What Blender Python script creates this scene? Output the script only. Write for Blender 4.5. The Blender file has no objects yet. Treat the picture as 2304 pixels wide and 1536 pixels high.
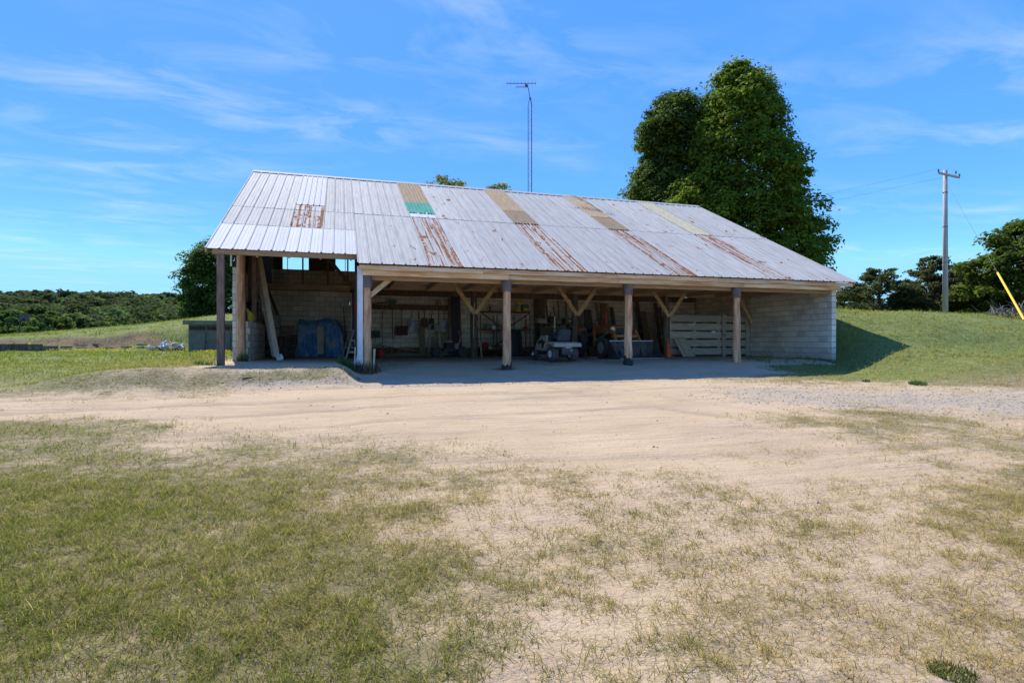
import bpy, bmesh, math, random
import numpy as np
from mathutils import Vector, Matrix
R = math.radians
rng = np.random.default_rng(7); random.seed(7)
S = bpy.context.scene
COL = S.collection
# ---------------------------------------------------------------- camera, sky, sun, exposure
CAMP = (-0.70, -15.98, 0.57); TH = R(16.8); FPX = 1285.0; CX, HY = 1152.0, 770.0
cam = bpy.data.cameras.new('camera'); cam.sensor_width = 36; cam.lens = FPX / 2304 * 36
cam.shift_y = -2 / 2304 * -1; cam.clip_start = .05; cam.clip_end = 3000
co = bpy.data.objects.new('camera', cam); COL.objects.link(co)
co.location = CAMP; co.rotation_euler = (R(90), 0, -TH); S.camera = co
SUN = Vector((-.15, .80, 1.0)).normalized()                     # towards the sun (behind the shed)
sun = bpy.data.lights.new('sun', 'SUN'); sun.energy = 3.5; sun.angle = R(.55); sun.color = (1, .94, .83)
so = bpy.data.objects.new('sun', sun); COL.objects.link(so)
so.rotation_euler = (-SUN).to_track_quat('-Z', 'Y').to_euler(); so.location = (0, 0, 40)
W = bpy.data.worlds.new('World'); S.world = W; W.use_nodes = True
nt = W.node_tree; nt.nodes.clear(); N = nt.nodes.new; L = nt.links.new
sky = N('ShaderNodeTexSky'); sky.sky_type = 'NISHITA'; sky.sun_disc = False
sky.sun_elevation = math.asin(SUN.z); sky.sun_rotation = math.atan2(SUN.x, SUN.y)
sky.altitude = 300; sky.air_density = 1.0; sky.dust_density = .1; sky.ozone_density = 3.0
hs = N('ShaderNodeHueSaturation'); hs.inputs['Saturation'].default_value = 1.0
tc = N('ShaderNodeTexCoord'); sx = N('ShaderNodeSeparateXYZ'); L(tc.outputs['Generated'], sx.inputs[0])
zz = N('ShaderNodeMath'); zz.operation = 'MAXIMUM'; zz.inputs[1].default_value = .04; L(sx.outputs['Z'], zz.inputs[0])
dx = N('ShaderNodeMath'); dx.operation = 'DIVIDE'; L(sx.outputs['X'], dx.inputs[0]); L(zz.outputs[0], dx.inputs[1])
dy = N('ShaderNodeMath'); dy.operation = 'DIVIDE'; L(sx.outputs['Y'], dy.inputs[0]); L(zz.outputs[0], dy.inputs[1])
cb = N('ShaderNodeCombineXYZ'); L(dx.outputs[0], cb.inputs[0]); L(dy.outputs[0], cb.inputs[1])
mp = N('ShaderNodeMapping'); mp.inputs['Rotation'].default_value = (0, 0, R(-38)); mp.inputs['Scale'].default_value = (.75, 1.3, 1); mp.inputs['Location'].default_value = (.4, 2.1, 0)
L(cb.outputs[0], mp.inputs[0])
n1 = N('ShaderNodeTexNoise'); n1.inputs['Scale'].default_value = 2.1; n1.inputs['Detail'].default_value = 9; n1.inputs['Roughness'].default_value = .62; n1.inputs['Distortion'].default_value = .5
n2 = N('ShaderNodeTexNoise'); n2.inputs['Scale'].default_value = .62; n2.inputs['Detail'].default_value = 2
L(mp.outputs[0], n1.inputs[0]); L(mp.outputs[0], n2.inputs[0])
r1 = N('ShaderNodeMapRange'); r1.inputs[1].default_value = .45; r1.inputs[2].default_value = .92; L(n1.outputs[0], r1.inputs[0])
r2 = N('ShaderNodeMapRange'); r2.inputs[1].default_value = .42; r2.inputs[2].default_value = .68; L(n2.outputs[0], r2.inputs[0])
mm = N('ShaderNodeMath'); mm.operation = 'MULTIPLY'; L(r1.outputs[0], mm.inputs[0]); L(r2.outputs[0], mm.inputs[1])
ms = N('ShaderNodeMath'); ms.operation = 'MULTIPLY'; ms.inputs[1].default_value = .62; L(mm.outputs[0], ms.inputs[0])
mx = N('ShaderNodeMix'); mx.data_type = 'RGBA'; mx.inputs['B'].default_value = (3.2, 3.4, 3.7, 1)
tint = N('ShaderNodeMix'); tint.data_type = 'RGBA'; tint.blend_type = 'MULTIPLY'; tint.inputs['Factor'].default_value = 1; tint.inputs['B'].default_value = (5.4, 5.2, 3.75, 1)
bg = N('ShaderNodeBackground'); bg.inputs['Strength'].default_value = .15; ow = N('ShaderNodeOutputWorld')
L(sky.outputs[0], hs.inputs['Color']); sb = N('ShaderNodeSeparateColor'); L(hs.outputs[0], sb.inputs[0]); cbb = N('ShaderNodeCombineXYZ')
for k in range(3): L(sb.outputs[2], cbb.inputs[k])
dv = N('ShaderNodeVectorMath'); dv.operation = 'DIVIDE'; L(hs.outputs[0], dv.inputs[0]); L(cbb.outputs[0], dv.inputs[1])
mn = N('ShaderNodeVectorMath'); mn.operation = 'MINIMUM'; mn.inputs[1].default_value = (.52, .74, 1); L(dv.outputs[0], mn.inputs[0])
gm_ = N('ShaderNodeGamma'); gm_.inputs[1].default_value = 2.35; L(mn.outputs[0], gm_.inputs[0])
L(gm_.outputs[0], tint.inputs['A']); L(tint.outputs['Result'], mx.inputs['A']); L(ms.outputs[0], mx.inputs['Factor']); L(mx.outputs['Result'], bg.inputs[0]); L(bg.outputs[0], ow.inputs[0])
S.view_settings.view_transform = 'Standard'; S.view_settings.look = 'None'; S.view_settings.gamma = 1
S.view_settings.exposure = 1.1
S.render.resolution_x, S.render.resolution_y = 1024, 682
try:
    S.cycles.diffuse_bounces = 6; S.cycles.max_bounces = 10; S.cycles.transparent_max_bounces = 12
except Exception: pass
# ---------------------------------------------------------------- pixel <-> place helpers (photo pixels, 2304 wide)
c_, s_ = math.cos(TH), math.sin(TH)
def ray(px, py):
    X = (px - CX) / FPX; Z = (HY - py) / FPX
    return (X * c_ + s_, -X * s_ + c_, Z)
def at(px, py, axis, val):
    d = ray(px, py); i = 'xyz'.index(axis); t = (val - CAMP[i]) / d[i]
    return Vector([CAMP[k] + t * d[k] for k in range(3)])
def atd(px, py, t):
    d = ray(px, py); return Vector([CAMP[k] + t * d[k] for k in range(3)])
def gnd(px, py, d0=1.5, d1=80.0):
    "first place where the pixel's line of sight meets the ground"
    d = ray(px, py); t = d0
    while t < d1:
        if CAMP[2] + t * d[2] < float(zg(CAMP[0] + t * d[0], CAMP[1] + t * d[1])): break
        t += .05
    x, y = CAMP[0] + t * d[0], CAMP[1] + t * d[1]
    return Vector((x, y, float(zg(x, y))))
def project(x, y, z):
    ax, ay = x - CAMP[0], y - CAMP[1]
    X = ax * c_ - ay * s_; Y = np.maximum(ax * s_ + ay * c_, .2)
    return CX + FPX * X / Y, HY - FPX * (z - CAMP[2]) / Y, Y
# ---------------------------------------------------------------- terrain height
def sst(a, b, v):
    t = np.clip((v - a) / (b - a), 0, 1); return t * t * (3 - 2 * t)
def vnoise(x, y, seed=0):
    x = np.asarray(x, float); y = np.asarray(y, float)
    xi = np.floor(x).astype(np.int64); yi = np.floor(y).astype(np.int64); fx = x - xi; fy = y - yi
    fx = fx * fx * (3 - 2 * fx); fy = fy * fy * (3 - 2 * fy)
    def h(a, b):
        n = (a * 374761393 + b * 668265263 + seed * 974711) & 0x7fffffff
        n = ((n ^ (n >> 13)) * 1274126177) & 0x7fffffff
        return ((n ^ (n >> 16)) & 0xffff) / 65535.0
    return (h(xi, yi) * (1 - fx) + h(xi + 1, yi) * fx) * (1 - fy) + (h(xi, yi + 1) * (1 - fx) + h(xi + 1, yi + 1) * fx) * fy
def fbm(x, y, seed=0, o=4):
    v = 0; a = .5; t = 0
    for i in range(o):
        v = v + a * vnoise(x * 2 ** i, y * 2 ** i, seed + i); t += a; a *= .5
    return v / t
def ruts(x, y):
    "pairs of wheel tracks worn along and into the yard"
    r = 0
    for (y0, sl, am, fr, ph) in ((-6.6, .05, .35, .21, .4), (-4.3, .10, .5, .17, 2.2), (-8.6, -.10, .6, .14, 4.0)):
        for o in (-.75, .75):
            d = y - (y0 + sl * x + am * np.sin(fr * x + ph) + o); r = r + np.exp(-(d / .13) ** 2)
    for (x0, sl, am, ph) in ((5.2, -.35, .5, 1.0),):
        for o in (-.6, .6):
            d = x - (x0 + sl * (y + 5) + am * np.sin(.4 * y + ph) + o); r = r + np.exp(-(d / .14) ** 2) * sst(-9.5, -7.5, y) * (1 - sst(-1.5, .5, y))
    return np.clip(r, 0, 1) * np.clip(1.8 * fbm(x * .7, y * .7, 81, 3) - .35, 0, 1) * (y < 1)
def zg(x, y):
    x = np.asarray(x, float); y = np.asarray(y, float)
    f = np.interp(y, [-200, -60, -16, -10, -6, -3, -2.4, -1, 0, 1.5, 4], [-3, -1.9, -.95, -.72, -.55, -.42, -.38, -.31, -.19, -.02, 0])
    f = f + np.clip(x - 5, -6, 8) * .0165 * np.exp(-((y) / 1.1) ** 2)
    ridge = sst(4, 10, y) * 2.2                                   # shed is cut into the slope: high ground behind
    mid = np.where((y > 8.2), ridge, f)
    # right bank
    rb = np.interp(y, [-60, -16, -9, -6.5, -5, -3.5, -2, -.7, .7, 3, 8, 30, 80], [-1.9, -.95, -.6, -.42, -.2, .12, .54, 1.02, 1.5, 1.95, 2.15, 2.75, 2.2])
    rb = rb + np.clip(x - 18, 0, 60) * -.004
    w = np.where(y < 0, sst(np.interp(y, [-6, -2.6, -.3, 0], [12.4, 13.0, 15.7, 15.95]), 17.3, x), np.where(x > 16.0, np.maximum(sst(15.95, 17.3, x), sst(0., 3, y)), 0))
    z = mid * (1 - w) + rb * w
    z = np.where((x > 15.9) & (y > 8.2), rb, z)
    # left terrace, lawn and berm
    lt = np.interp(y, [-60, -16, -10, -6, -3.3, -2.85, -2.1, 0, 3, 20], [-1.9, -.95, -.74, -.6, -.44, -.32, 0, .0, .01, .05])
    ll = np.interp(y, [-60, -16, -10, -6, -2, 2, 10, 20], [-1.9, -.95, -.76, -.62, -.36, -.12, 0, .05])
    wl = sst(-5.0, -7.5, x); lt = lt * (1 - wl) + ll * wl
    H = np.interp(x, [-120, -60, -40, -22, -15, -9, 0, 20], [-.6, -.2, .35, 1.15, 1.85, 2.75, 2.9, 2.6])
    b = sst(21, 25.5, y + .12 * np.clip(-x - 8, 0, 30)) * .62 + sst(24, 33, y) * .38
    berm = lt + (H - lt) * b
    near = np.where((x > -4.2) & (y > 8.2), ridge, berm)
    wl2 = sst(-.15, -.75, x)
    zl = np.where(y < 8.2, lt, near)
    z = z * (1 - wl2) + zl * wl2
    z = np.where((x > -3.85) & (x < -.2) & (y > 8.2), ridge + 0 * x, z)
    far = sst(36, 130, y); z = z * (1 - far) + (-2.2) * far
    # mound at the first log post and hollow at the corner post
    z = z + .10 * np.exp(-(((x) / .45) ** 2 + ((y + .02) / .4) ** 2)) - .14 * np.exp(-(((x + 3.66) / .45) ** 2 + ((y - .4) / .35) ** 2))
    z = z - .018 * ruts(x, y)
    rel = (fbm(x * .9, y * .9, 3, 4) - .5) * .07 + (fbm(x * 4, y * 4, 9, 2) - .5) * .022
    rel = rel + (fbm(x * .45, y * .45, 14, 3) - .5) * .30 * sst(13.5, 18, x) * sst(-6, -3, y)
    bb = np.exp(-((y + .12 * np.clip(-x - 8, 0, 30) - 23.4) / 1.5) ** 2) * sst(-5, -8, x); rel = rel + bb * (fbm(x * 1.1, y * 1.1, 15, 3) - .6) * .75
    inside = sst(-.2, 1.0, y) * sst(-4, -3.4, x) * (1 - sst(15.6, 16.2, x)) * (y < 8.2)
    return z + rel * (1 - .75 * inside)
# ---------------------------------------------------------------- cover map: how much grass grows where
TX = np.arange(13) * 192.0
TY = np.array([838, 852, 870, 890, 910, 930, 950, 975, 1000, 1030, 1060, 1100, 1150, 1200, 1300, 1400, 1536.])
TV = np.array([
 [.95, .95, .95, .85, .55, 0, 0, 0, .25, .75, .95, .95, .95],
 [.95, .9, .9, .65, .4, 0, 0, 0, .12, .6, .85, .95, .95],
 [.75, .7, .6, .35, .08, .06, .0, .06, .03, .08, .2, .3, .55],
 [.42, .36, .35, .12, .0, .1, .04, .03, .0, .0, .06, .07, .1],
 [.1, .05, .1, 0, 0, .02, 0, 0, 0, .05, .25, .08, .07],
 [.1, .08, .02, 0, 0, 0, 0, 0, 0, .2, .6, .35, .08],
 [.7, .6, .3, .03, 0, 0, 0, 0, 0, .4, .62, .6, .3],
 [.75, .65, .4, .35, .12, .02, 0, 0, 0, .25, .45, .6, .55],
 [.8, .7, .3, .42, .5, .32, .05, 0, .0, .06, .3, .42, .55],
 [.8, .75, .55, .6, .62, .55, .25, .05, .06, .22, .15, .28, .45],
 [.78, .72, .62, .62, .66, .56, .42, .3, .28, .1, .1, .3, .5],
 [.82, .78, .74, .72, .7, .55, .36, .38, .42, .14, .22, .4, .6],
 [.85, .82, .8, .82, .76, .55, .26, .42, .46, .34, .2, .45, .65],
 [.88, .86, .86, .86, .8, .6, .34, .36, .46, .42, .38, .44, .6],
 [.92, .92, .88, .88, .86, .68, .42, .28, .34, .38, .42, .44, .5],
 [.92, .92, .88, .88, .86, .68, .46, .24, .3, .36, .36, .4, .45],
 [.92, .88, .8, .84, .86, .68, .38, .2, .28, .36, .42, .46, .5]])
TV = TV ** .82
def cover(x, y):
    x = np.asarray(x, float); y = np.asarray(y, float)
    px, py, Y = project(x, y, zg(x, y))
    behind = ((x - CAMP[0]) * s_ + (y - CAMP[1]) * c_) < .8
    py = np.where(behind, 1536, py); px = np.where(behind, 1152, px)
    fx = np.clip(px / 192.0, 0, 11.999); ix = fx.astype(int); tx = fx - ix
    pyc = np.clip(py, TY[0], TY[-1] - .01); iy = np.clip(np.searchsorted(TY, pyc, 'right') - 1, 0, len(TY) - 2); ty = (pyc - TY[iy]) / (TY[iy + 1] - TY[iy])
    g = (TV[iy, ix] * (1 - tx) + TV[iy, ix + 1] * tx) * (1 - ty) + (TV[iy + 1, ix] * (1 - tx) + TV[iy + 1, ix + 1] * tx) * ty
    up = np.where(x < -.4, np.where(y > -1.6, sst(-3.4, -4.6, x) * .95 + .12, .62), np.where(x > 12.5, .97, .1 + .6 * sst(9, 13, x)))
    front = np.where((x > -.4) & (x < 12) & (y > -2.2), .04, up)
    k = np.where(py < 850, 1 - np.clip((py - 838) / 12, 0, 1), 0)
    g = g * (1 - k) + front * k
    ins = (x > -3.5) & (x < 15.4) & (y > -.6) & (y < 8.2)
    g = np.where(ins, .03 * (1 - sst(-.6, 1, y)), g)
    g = np.where((x > -3.5) & (x < -.6) & (y > -2.0) & (y < 1.0), .3 * (1 - sst(-1.8, 0, y)), g)
    n = fbm(x * 1.6, y * 1.6, 21, 4); n2 = fbm(x * 5, y * 5, 33, 3)
    v = g + (n - .5) * .75 * np.clip(g * 4, 0, 1) + (n2 - .5) * .45 * np.clip(g * 4, 0, 1)
    return np.clip(v, 0, 1)
def gravel_cover(x, y):
    px, py, Y = project(x, y, zg(x, y))
    yc = 884 + (px - 1560) * .035
    g = np.exp(-((py - yc) / (16 + np.clip(px - 1560, 0, 900) * .034)) ** 2) * sst(1500, 1720, px) * (x > 5)
    s = np.exp(-((y + 2.75 + .0 * x) / .33) ** 2) * sst(-3.4, -2.6, x) * (1 - sst(3.5, 9, x))
    return np.clip(np.maximum(g * .75, s * .8) * (.35 + 1.3 * fbm(x * 2.2, y * 2.2, 55, 3)), 0, 1)
# ---------------------------------------------------------------- materials
def mat(name, c1, c2=None, scale=6, stretch=(1, 1, 1), rough=.8, metal=0, bump=0, bscale=None, rnd=0, detail=5, c3=None, lo=.35, hi=.65, spec=.3, coords='Object'):
    m = bpy.data.materials.new(name); m.use_nodes = True; t = m.node_tree; b = t.nodes['Principled BSDF']
    b.inputs['Roughness'].default_value = rough; b.inputs['Metallic'].default_value = metal
    b.inputs['Specular IOR Level'].default_value = spec
    if c2 is None: c2 = tuple(v * .8 for v in c1)
    tcn = t.nodes.new('ShaderNodeTexCoord'); mpn = t.nodes.new('ShaderNodeMapping'); mpn.inputs['Scale'].default_value = stretch
    t.links.new(tcn.outputs[coords], mpn.inputs[0])
    oi = t.nodes.new('ShaderNodeObjectInfo')
    ad = t.nodes.new('ShaderNodeVectorMath'); ad.operation = 'MULTIPLY_ADD'; ad.inputs[1].default_value = (37, 53, 71)
    t.links.new(oi.outputs['Random'], ad.inputs[0]); t.links.new(mpn.outputs[0], ad.inputs[2])
    nz = t.nodes.new('ShaderNodeTexNoise'); nz.inputs['Scale'].default_value = scale; nz.inputs['Detail'].default_value = detail; nz.inputs['Roughness'].default_value = .62
    t.links.new(ad.outputs[0], nz.inputs[0])
    cr = t.nodes.new('ShaderNodeValToRGB'); cr.color_ramp.elements[0].position = lo; cr.color_ramp.elements[1].position = hi
    cr.color_ramp.elements[0].color = (*c1, 1); cr.color_ramp.elements[1].color = (*c2, 1)
    if c3: e = cr.color_ramp.elements.new(hi + .12); e.color = (*c3, 1)
    t.links.new(nz.outputs[0], cr.inputs[0]); out = cr.outputs[0]
    if rnd:
        mr = t.nodes.new('ShaderNodeMapRange'); mr.inputs[3].default_value = 1 - rnd; mr.inputs[4].default_value = 1 + rnd
        t.links.new(oi.outputs['Random'], mr.inputs[0])
        hv = t.nodes.new('ShaderNodeHueSaturation'); t.links.new(mr.outputs[0], hv.inputs['Value']); t.links.new(out, hv.inputs['Color']); out = hv.outputs[0]
    t.links.new(out, b.inputs['Base Color'])
    if bump:
        nb = t.nodes.new('ShaderNodeTexNoise'); nb.inputs['Scale'].default_value = bscale or scale * 3; nb.inputs['Detail'].default_value = 4
        t.links.new(ad.outputs[0], nb.inputs[0])
        bp = t.nodes.new('ShaderNodeBump'); bp.inputs['Strength'].default_value = bump; bp.inputs['Distance'].default_value = .02
        t.links.new(nb.outputs[0], bp.inputs['Height']); t.links.new(bp.outputs[0], b.inputs['Normal'])
    if name == 'concrete_block_face':
        gi = t.nodes.new('ShaderNodeNewGeometry'); sm = t.nodes.new('ShaderNodeMath'); sm.operation = 'ADD'; fr = t.nodes.new('ShaderNodeMath'); fr.operation = 'FRACT'
        pn = t.nodes.new('ShaderNodeTexNoise'); pn.inputs['Scale'].default_value = .9; pn.inputs['Detail'].default_value = 6; t.links.new(gi.outputs['Position'], pn.inputs[0])
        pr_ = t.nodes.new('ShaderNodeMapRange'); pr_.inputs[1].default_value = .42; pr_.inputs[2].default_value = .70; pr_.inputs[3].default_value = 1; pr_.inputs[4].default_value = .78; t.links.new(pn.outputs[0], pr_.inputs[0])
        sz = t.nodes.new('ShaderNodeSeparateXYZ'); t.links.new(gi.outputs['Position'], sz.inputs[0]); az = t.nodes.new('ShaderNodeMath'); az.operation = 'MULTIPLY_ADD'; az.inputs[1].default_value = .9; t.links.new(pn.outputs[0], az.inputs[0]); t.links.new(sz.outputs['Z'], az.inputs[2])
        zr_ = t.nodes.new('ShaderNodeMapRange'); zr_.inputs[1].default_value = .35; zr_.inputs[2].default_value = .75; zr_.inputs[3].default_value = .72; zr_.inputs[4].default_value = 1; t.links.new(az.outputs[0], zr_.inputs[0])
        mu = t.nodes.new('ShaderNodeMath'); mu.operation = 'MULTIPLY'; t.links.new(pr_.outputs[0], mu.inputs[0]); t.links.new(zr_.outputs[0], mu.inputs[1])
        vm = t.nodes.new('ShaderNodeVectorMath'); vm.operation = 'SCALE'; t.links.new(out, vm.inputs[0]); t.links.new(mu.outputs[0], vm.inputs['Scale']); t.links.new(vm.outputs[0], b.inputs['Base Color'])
        t.links.new(gi.outputs['Random Per Island'], sm.inputs[0]); t.links.new(oi.outputs['Random'], sm.inputs[1]); t.links.new(sm.outputs[0], fr.inputs[0]); t.links.new(fr.outputs[0], mr.inputs[0])
    return m
def leafmat(name):
    m = bpy.data.materials.new(name); m.use_nodes = True; t = m.node_tree; b = t.nodes['Principled BSDF']; b.inputs['Roughness'].default_value = .75; b.inputs['Specular IOR Level'].default_value = .06
    a = t.nodes.new('ShaderNodeAttribute'); a.attribute_name = 'col'
    t.links.new(a.outputs['Color'], b.inputs['Base Color'])
    tr = t.nodes.new('ShaderNodeBsdfTranslucent'); t.links.new(a.outputs['Color'], tr.inputs[0])
    mxs = t.nodes.new('ShaderNodeMixShader'); mxs.inputs[0].default_value = .55
    t.links.new(b.outputs[0], mxs.inputs[1]); t.links.new(tr.outputs[0], mxs.inputs[2]); t.links.new(mxs.outputs[0], t.nodes['Material Output'].inputs[0])
    return m
M = {}
M['leaf'] = leafmat('leaves')
M['wood'] = mat('weathered_wood', (.32, .19, .095), (.58, .40, .23), 5, (.35, 3, 6), .85, bump=.4, rnd=.18, lo=.3, hi=.7)
M['fascia'] = mat('pale_weathered_fascia', (.58, .29, .11), (.76, .55, .33), 2.2, (.35, 4, 4), .85, bump=.35, rnd=.15, c3=(.80, .66, .47), lo=.38, hi=.56)
M['log'] = mat('barked_log', (.36, .15, .065), (.74, .43, .22), 5, (2.4, 2.4, .35), .85, bump=.8, bscale=14, rnd=.12, lo=.3, hi=.6, c3=(.86, .62, .38))
M['log_dark'] = mat('charred_log_foot', (.018, .016, .016), (.05, .042, .04), 9, (2, 2, .6), .85, bump=.6)
M['sleeve'] = mat('dark_post_sleeve', (.13, .095, .078), (.20, .15, .12), 7, rough=.8, bump=.3)
M['darkwood'] = mat('dark_old_wood', (.085, .06, .043), (.19, .14, .10), 6, (3, 3, .4), .85, bump=.4, rnd=.25)
M['brownwood'] = mat('brown_post_wood', (.13, .08, .054), (.25, .165, .11), 6, (3, 3, .4), .85, bump=.4, rnd=.2)
M['brace'] = mat('new_brace_wood', (.48, .31, .14), (.70, .50, .26), 6, (1.5, 1.5, 1.5), .8, bump=.25, rnd=.1)
M['greywood'] = mat('silver_grey_wood', (.34, .29, .22), (.55, .475, .37), 6, (.5, 3, 5), .85, bump=.4, rnd=.16)
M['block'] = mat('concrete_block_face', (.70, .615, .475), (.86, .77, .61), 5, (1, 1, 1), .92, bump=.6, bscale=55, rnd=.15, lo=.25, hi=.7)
M['mortar'] = mat('mortar', (.24, .21, .17), (.32, .285, .23), 8, rough=.95, bump=.3)
M['white'] = mat('white_paint', (.60, .58, .55), (.76, .75, .73), 3, rough=.55)
M['black'] = mat('black_plastic', (.012, .013, .016), (.03, .031, .036), 5, rough=.5)
M['rubber'] = mat('dusty_tyre_rubber', (.05, .046, .042), (.105, .096, .085), 9, rough=.9, bump=.3)
M['steel'] = mat('grey_steel', (.30, .31, .32), (.46, .47, .48), 7, rough=.45, metal=.7)
M['rust'] = mat('rusty_steel', (.13, .055, .028), (.23, .12, .07), 8, rough=.85, bump=.2)
M['darksteel'] = mat('dark_steel', (.05, .046, .045), (.11, .095, .085), 6, rough=.6, metal=.3)
M['tan'] = mat('tan_mower_paint', (.37, .29, .20), (.45, .36, .26), 5, rough=.5)
M['orange'] = mat('faded_orange_paint', (.30, .10, .035), (.43, .17, .06), 6, rough=.65, c3=(.2, .10, .05), lo=.35, hi=.6)
M['conecol'] = mat('orange_cone_plastic', (.72, .11, .03), (.80, .16, .05), 4, rough=.5)
M['red'] = mat('red_paint', (.36, .025, .02), (.45, .05, .035), 5, rough=.55)
M['maroon'] = mat('dark_red_plastic', (.075, .014, .014), (.12, .025, .022), 5, rough=.6)
M['yellow'] = mat('yellow_plastic', (.62, .42, .045), (.72, .52, .08), 5, rough=.6)
M['green'] = mat('dull_green_paint', (.08, .15, .075), (.14, .22, .12), 6, rough=.7)
M['teal'] = mat('grey_teal_paint', (.13, .18, .18), (.2, .26, .255), 6, rough=.6)
M['tarp'] = mat('blue_tarp', (.08, .18, .34), (.15, .29, .48), 3, rough=.55, c3=(.46, .42, .38), lo=.32, hi=.52, bump=.3)
M['plywood'] = mat('plywood', (.27, .19, .115), (.38, .28, .18), 4, (4, 4, .6), .8, rnd=.2)
M['pale_ply'] = mat('pale_board', (.42, .33, .215), (.54, .44, .30), 4, (4, 4, .6), .8, rnd=.15)
M['cabinet'] = mat('grey_green_cabinet_paint', (.12, .128, .092), (.175, .18, .135), 3, rough=.8, bump=.2, rnd=.05)
M['glass'] = mat('window_glass', (.25, .28, .3), (.3, .33, .35), 3, rough=.1, spec=.8)
M['bark'] = mat('tree_bark', (.06, .045, .033), (.12, .095, .072), 8, (2, 2, .5), .9, bump=.8)
M['pole'] = mat('weathered_utility_pole', (.34, .30, .265), (.48, .44, .40), 6, (3, 3, .2), .85, bump=.3)
M['debris'] = mat('pale_rubble', (.42, .41, .39), (.68, .67, .65), 5, rough=.8, rnd=.3)
M['stone'] = mat('gravel_stone', (.38, .32, .25), (.55, .48, .38), 30, rough=.9, rnd=.25)
M['cream_fg'] = mat('cream_fibreglass', (.80, .75, .56), (.88, .83, .66), 4, rough=.9, spec=.03)
M['tan_fg'] = mat('tan_fibreglass', (.62, .47, .29), (.78, .62, .42), 3, (9, .6, .6), .9, rnd=.05, spec=.03)
M['brown_fg'] = mat('weathered_brown_fibreglass', (.46, .35, .22), (.60, .48, .33), 3, (9, .6, .6), .9, spec=.03)
M['green_fg'] = mat('green_fibreglass', (.17, .55, .40), (.26, .64, .49), 3, (6, .5, .5), .9, spec=.03)
M['wire'] = mat('wire', (.08, .08, .085), (.1, .1, .1), 5, rough=.6)
M['galvtower'] = mat('tower_steel', (.10, .11, .13), (.16, .17, .19), 5, rough=.6, metal=.3)
M['yellowguard'] = mat('yellow_guy_guard', (.85, .52, .02), (.9, .58, .03), 5, rough=.5)
def metal_mat(name, rust, base=((.335, .32, .285), (.475, .455, .41))):
    m = mat(name, base[0], base[1], 3.0, (5, .35, .35), .68, metal=0, bump=.25, bscale=1.6, rnd=.08, lo=.3, hi=.7, spec=.03)
    t = m.node_tree; b = t.nodes['Principled BSDF']; src = b.inputs['Base Color'].links[0].from_socket
    tcn = t.nodes.new('ShaderNodeTexCoord')
    def nz(st, sc, det, off):
        mpn = t.nodes.new('ShaderNodeMapping'); mpn.inputs['Scale'].default_value = st; mpn.inputs['Location'].default_value = off
        t.links.new(tcn.outputs['Object'], mpn.inputs[0])
        q = t.nodes.new('ShaderNodeTexNoise'); q.inputs['Scale'].default_value = sc; q.inputs['Detail'].default_value = det; q.inputs['Roughness'].default_value = .6
        t.links.new(mpn.outputs[0], q.inputs[0]); return q.outputs[0]
    a = nz((2.2, 1.1, 1.1), 1.5, 5, (3, 1, 0)); th = .74 - (.0 if rust == 0 else .105 if rust < 2 else .15)
    r = t.nodes.new('ShaderNodeMapRange'); r.inputs[1].default_value = th; r.inputs[2].default_value = th + .05; t.links.new(a, r.inputs[0]); fac = r.outputs[0]
    if rust > 1:                                  # run-off streaks below the old fibreglass sheets
        q = nz((7.5, .16, .16), 1.6, 4, (rust, 0, 0)); r2 = t.nodes.new('ShaderNodeMapRange'); r2.inputs[1].default_value = .51; r2.inputs[2].default_value = .55; t.links.new(q, r2.inputs[0])
        e = nz((3, 2.2, 2.2), 3, 4, (0, 5, 0)); r3 = t.nodes.new('ShaderNodeMapRange'); r3.inputs[1].default_value = .36; r3.inputs[2].default_value = .46; t.links.new(e, r3.inputs[0])
        mu = t.nodes.new('ShaderNodeMath'); mu.operation = 'MULTIPLY'; t.links.new(r2.outputs[0], mu.inputs[0]); t.links.new(r3.outputs[0], mu.inputs[1])
        mxx = t.nodes.new('ShaderNodeMath'); mxx.operation = 'MAXIMUM'; t.links.new(fac, mxx.inputs[0]); t.links.new(mu.outputs[0], mxx.inputs[1]); fac = mxx.outputs[0]
    mixc = t.nodes.new('ShaderNodeMix'); mixc.data_type = 'RGBA'; mixc.inputs['B'].default_value = (.25, .095, .035, 1)
    t.links.new(fac, mixc.inputs['Factor']); t.links.new(src, mixc.inputs['A']); t.links.new(mixc.outputs['Result'], b.inputs['Base Color'])
    inv = t.nodes.new('ShaderNodeMapRange'); inv.inputs[3].default_value = .0; inv.inputs[4].default_value = 0; t.links.new(fac, inv.inputs[0]); t.links.new(inv.outputs[0], b.inputs['Metallic'])
    rr = t.nodes.new('ShaderNodeMapRange'); rr.inputs[3].default_value = .68; rr.inputs[4].default_value = .9; t.links.new(fac, rr.inputs[0]); t.links.new(rr.outputs[0], b.inputs['Roughness'])
    return m
M['galv'] = metal_mat('galvanised_roof_sheet', 0)
M['galv_spots'] = metal_mat('spotted_galvanised_sheet', 1.0)
M['galv_rust'] = metal_mat('rust_streaked_sheet', 3.0)
M['white_metal'] = metal_mat('new_white_roof_sheet', 0, ((.47, .455, .425), (.54, .525, .495)))

for k_ in ('cream_fg', 'tan_fg', 'brown_fg', 'green_fg'):                    # fibreglass rooflights let daylight through
    t = M[k_].node_tree; b = t.nodes['Principled BSDF']; tr = t.nodes.new('ShaderNodeBsdfTranslucent'); mxs = t.nodes.new('ShaderNodeMixShader'); mxs.inputs[0].default_value = .5
    t.links.new(b.inputs['Base Color'].links[0].from_socket, tr.inputs[0]); t.links.new(b.outputs[0], mxs.inputs[1]); t.links.new(tr.outputs[0], mxs.inputs[2]); t.links.new(mxs.outputs[0], t.nodes['Material Output'].inputs[0])
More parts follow.
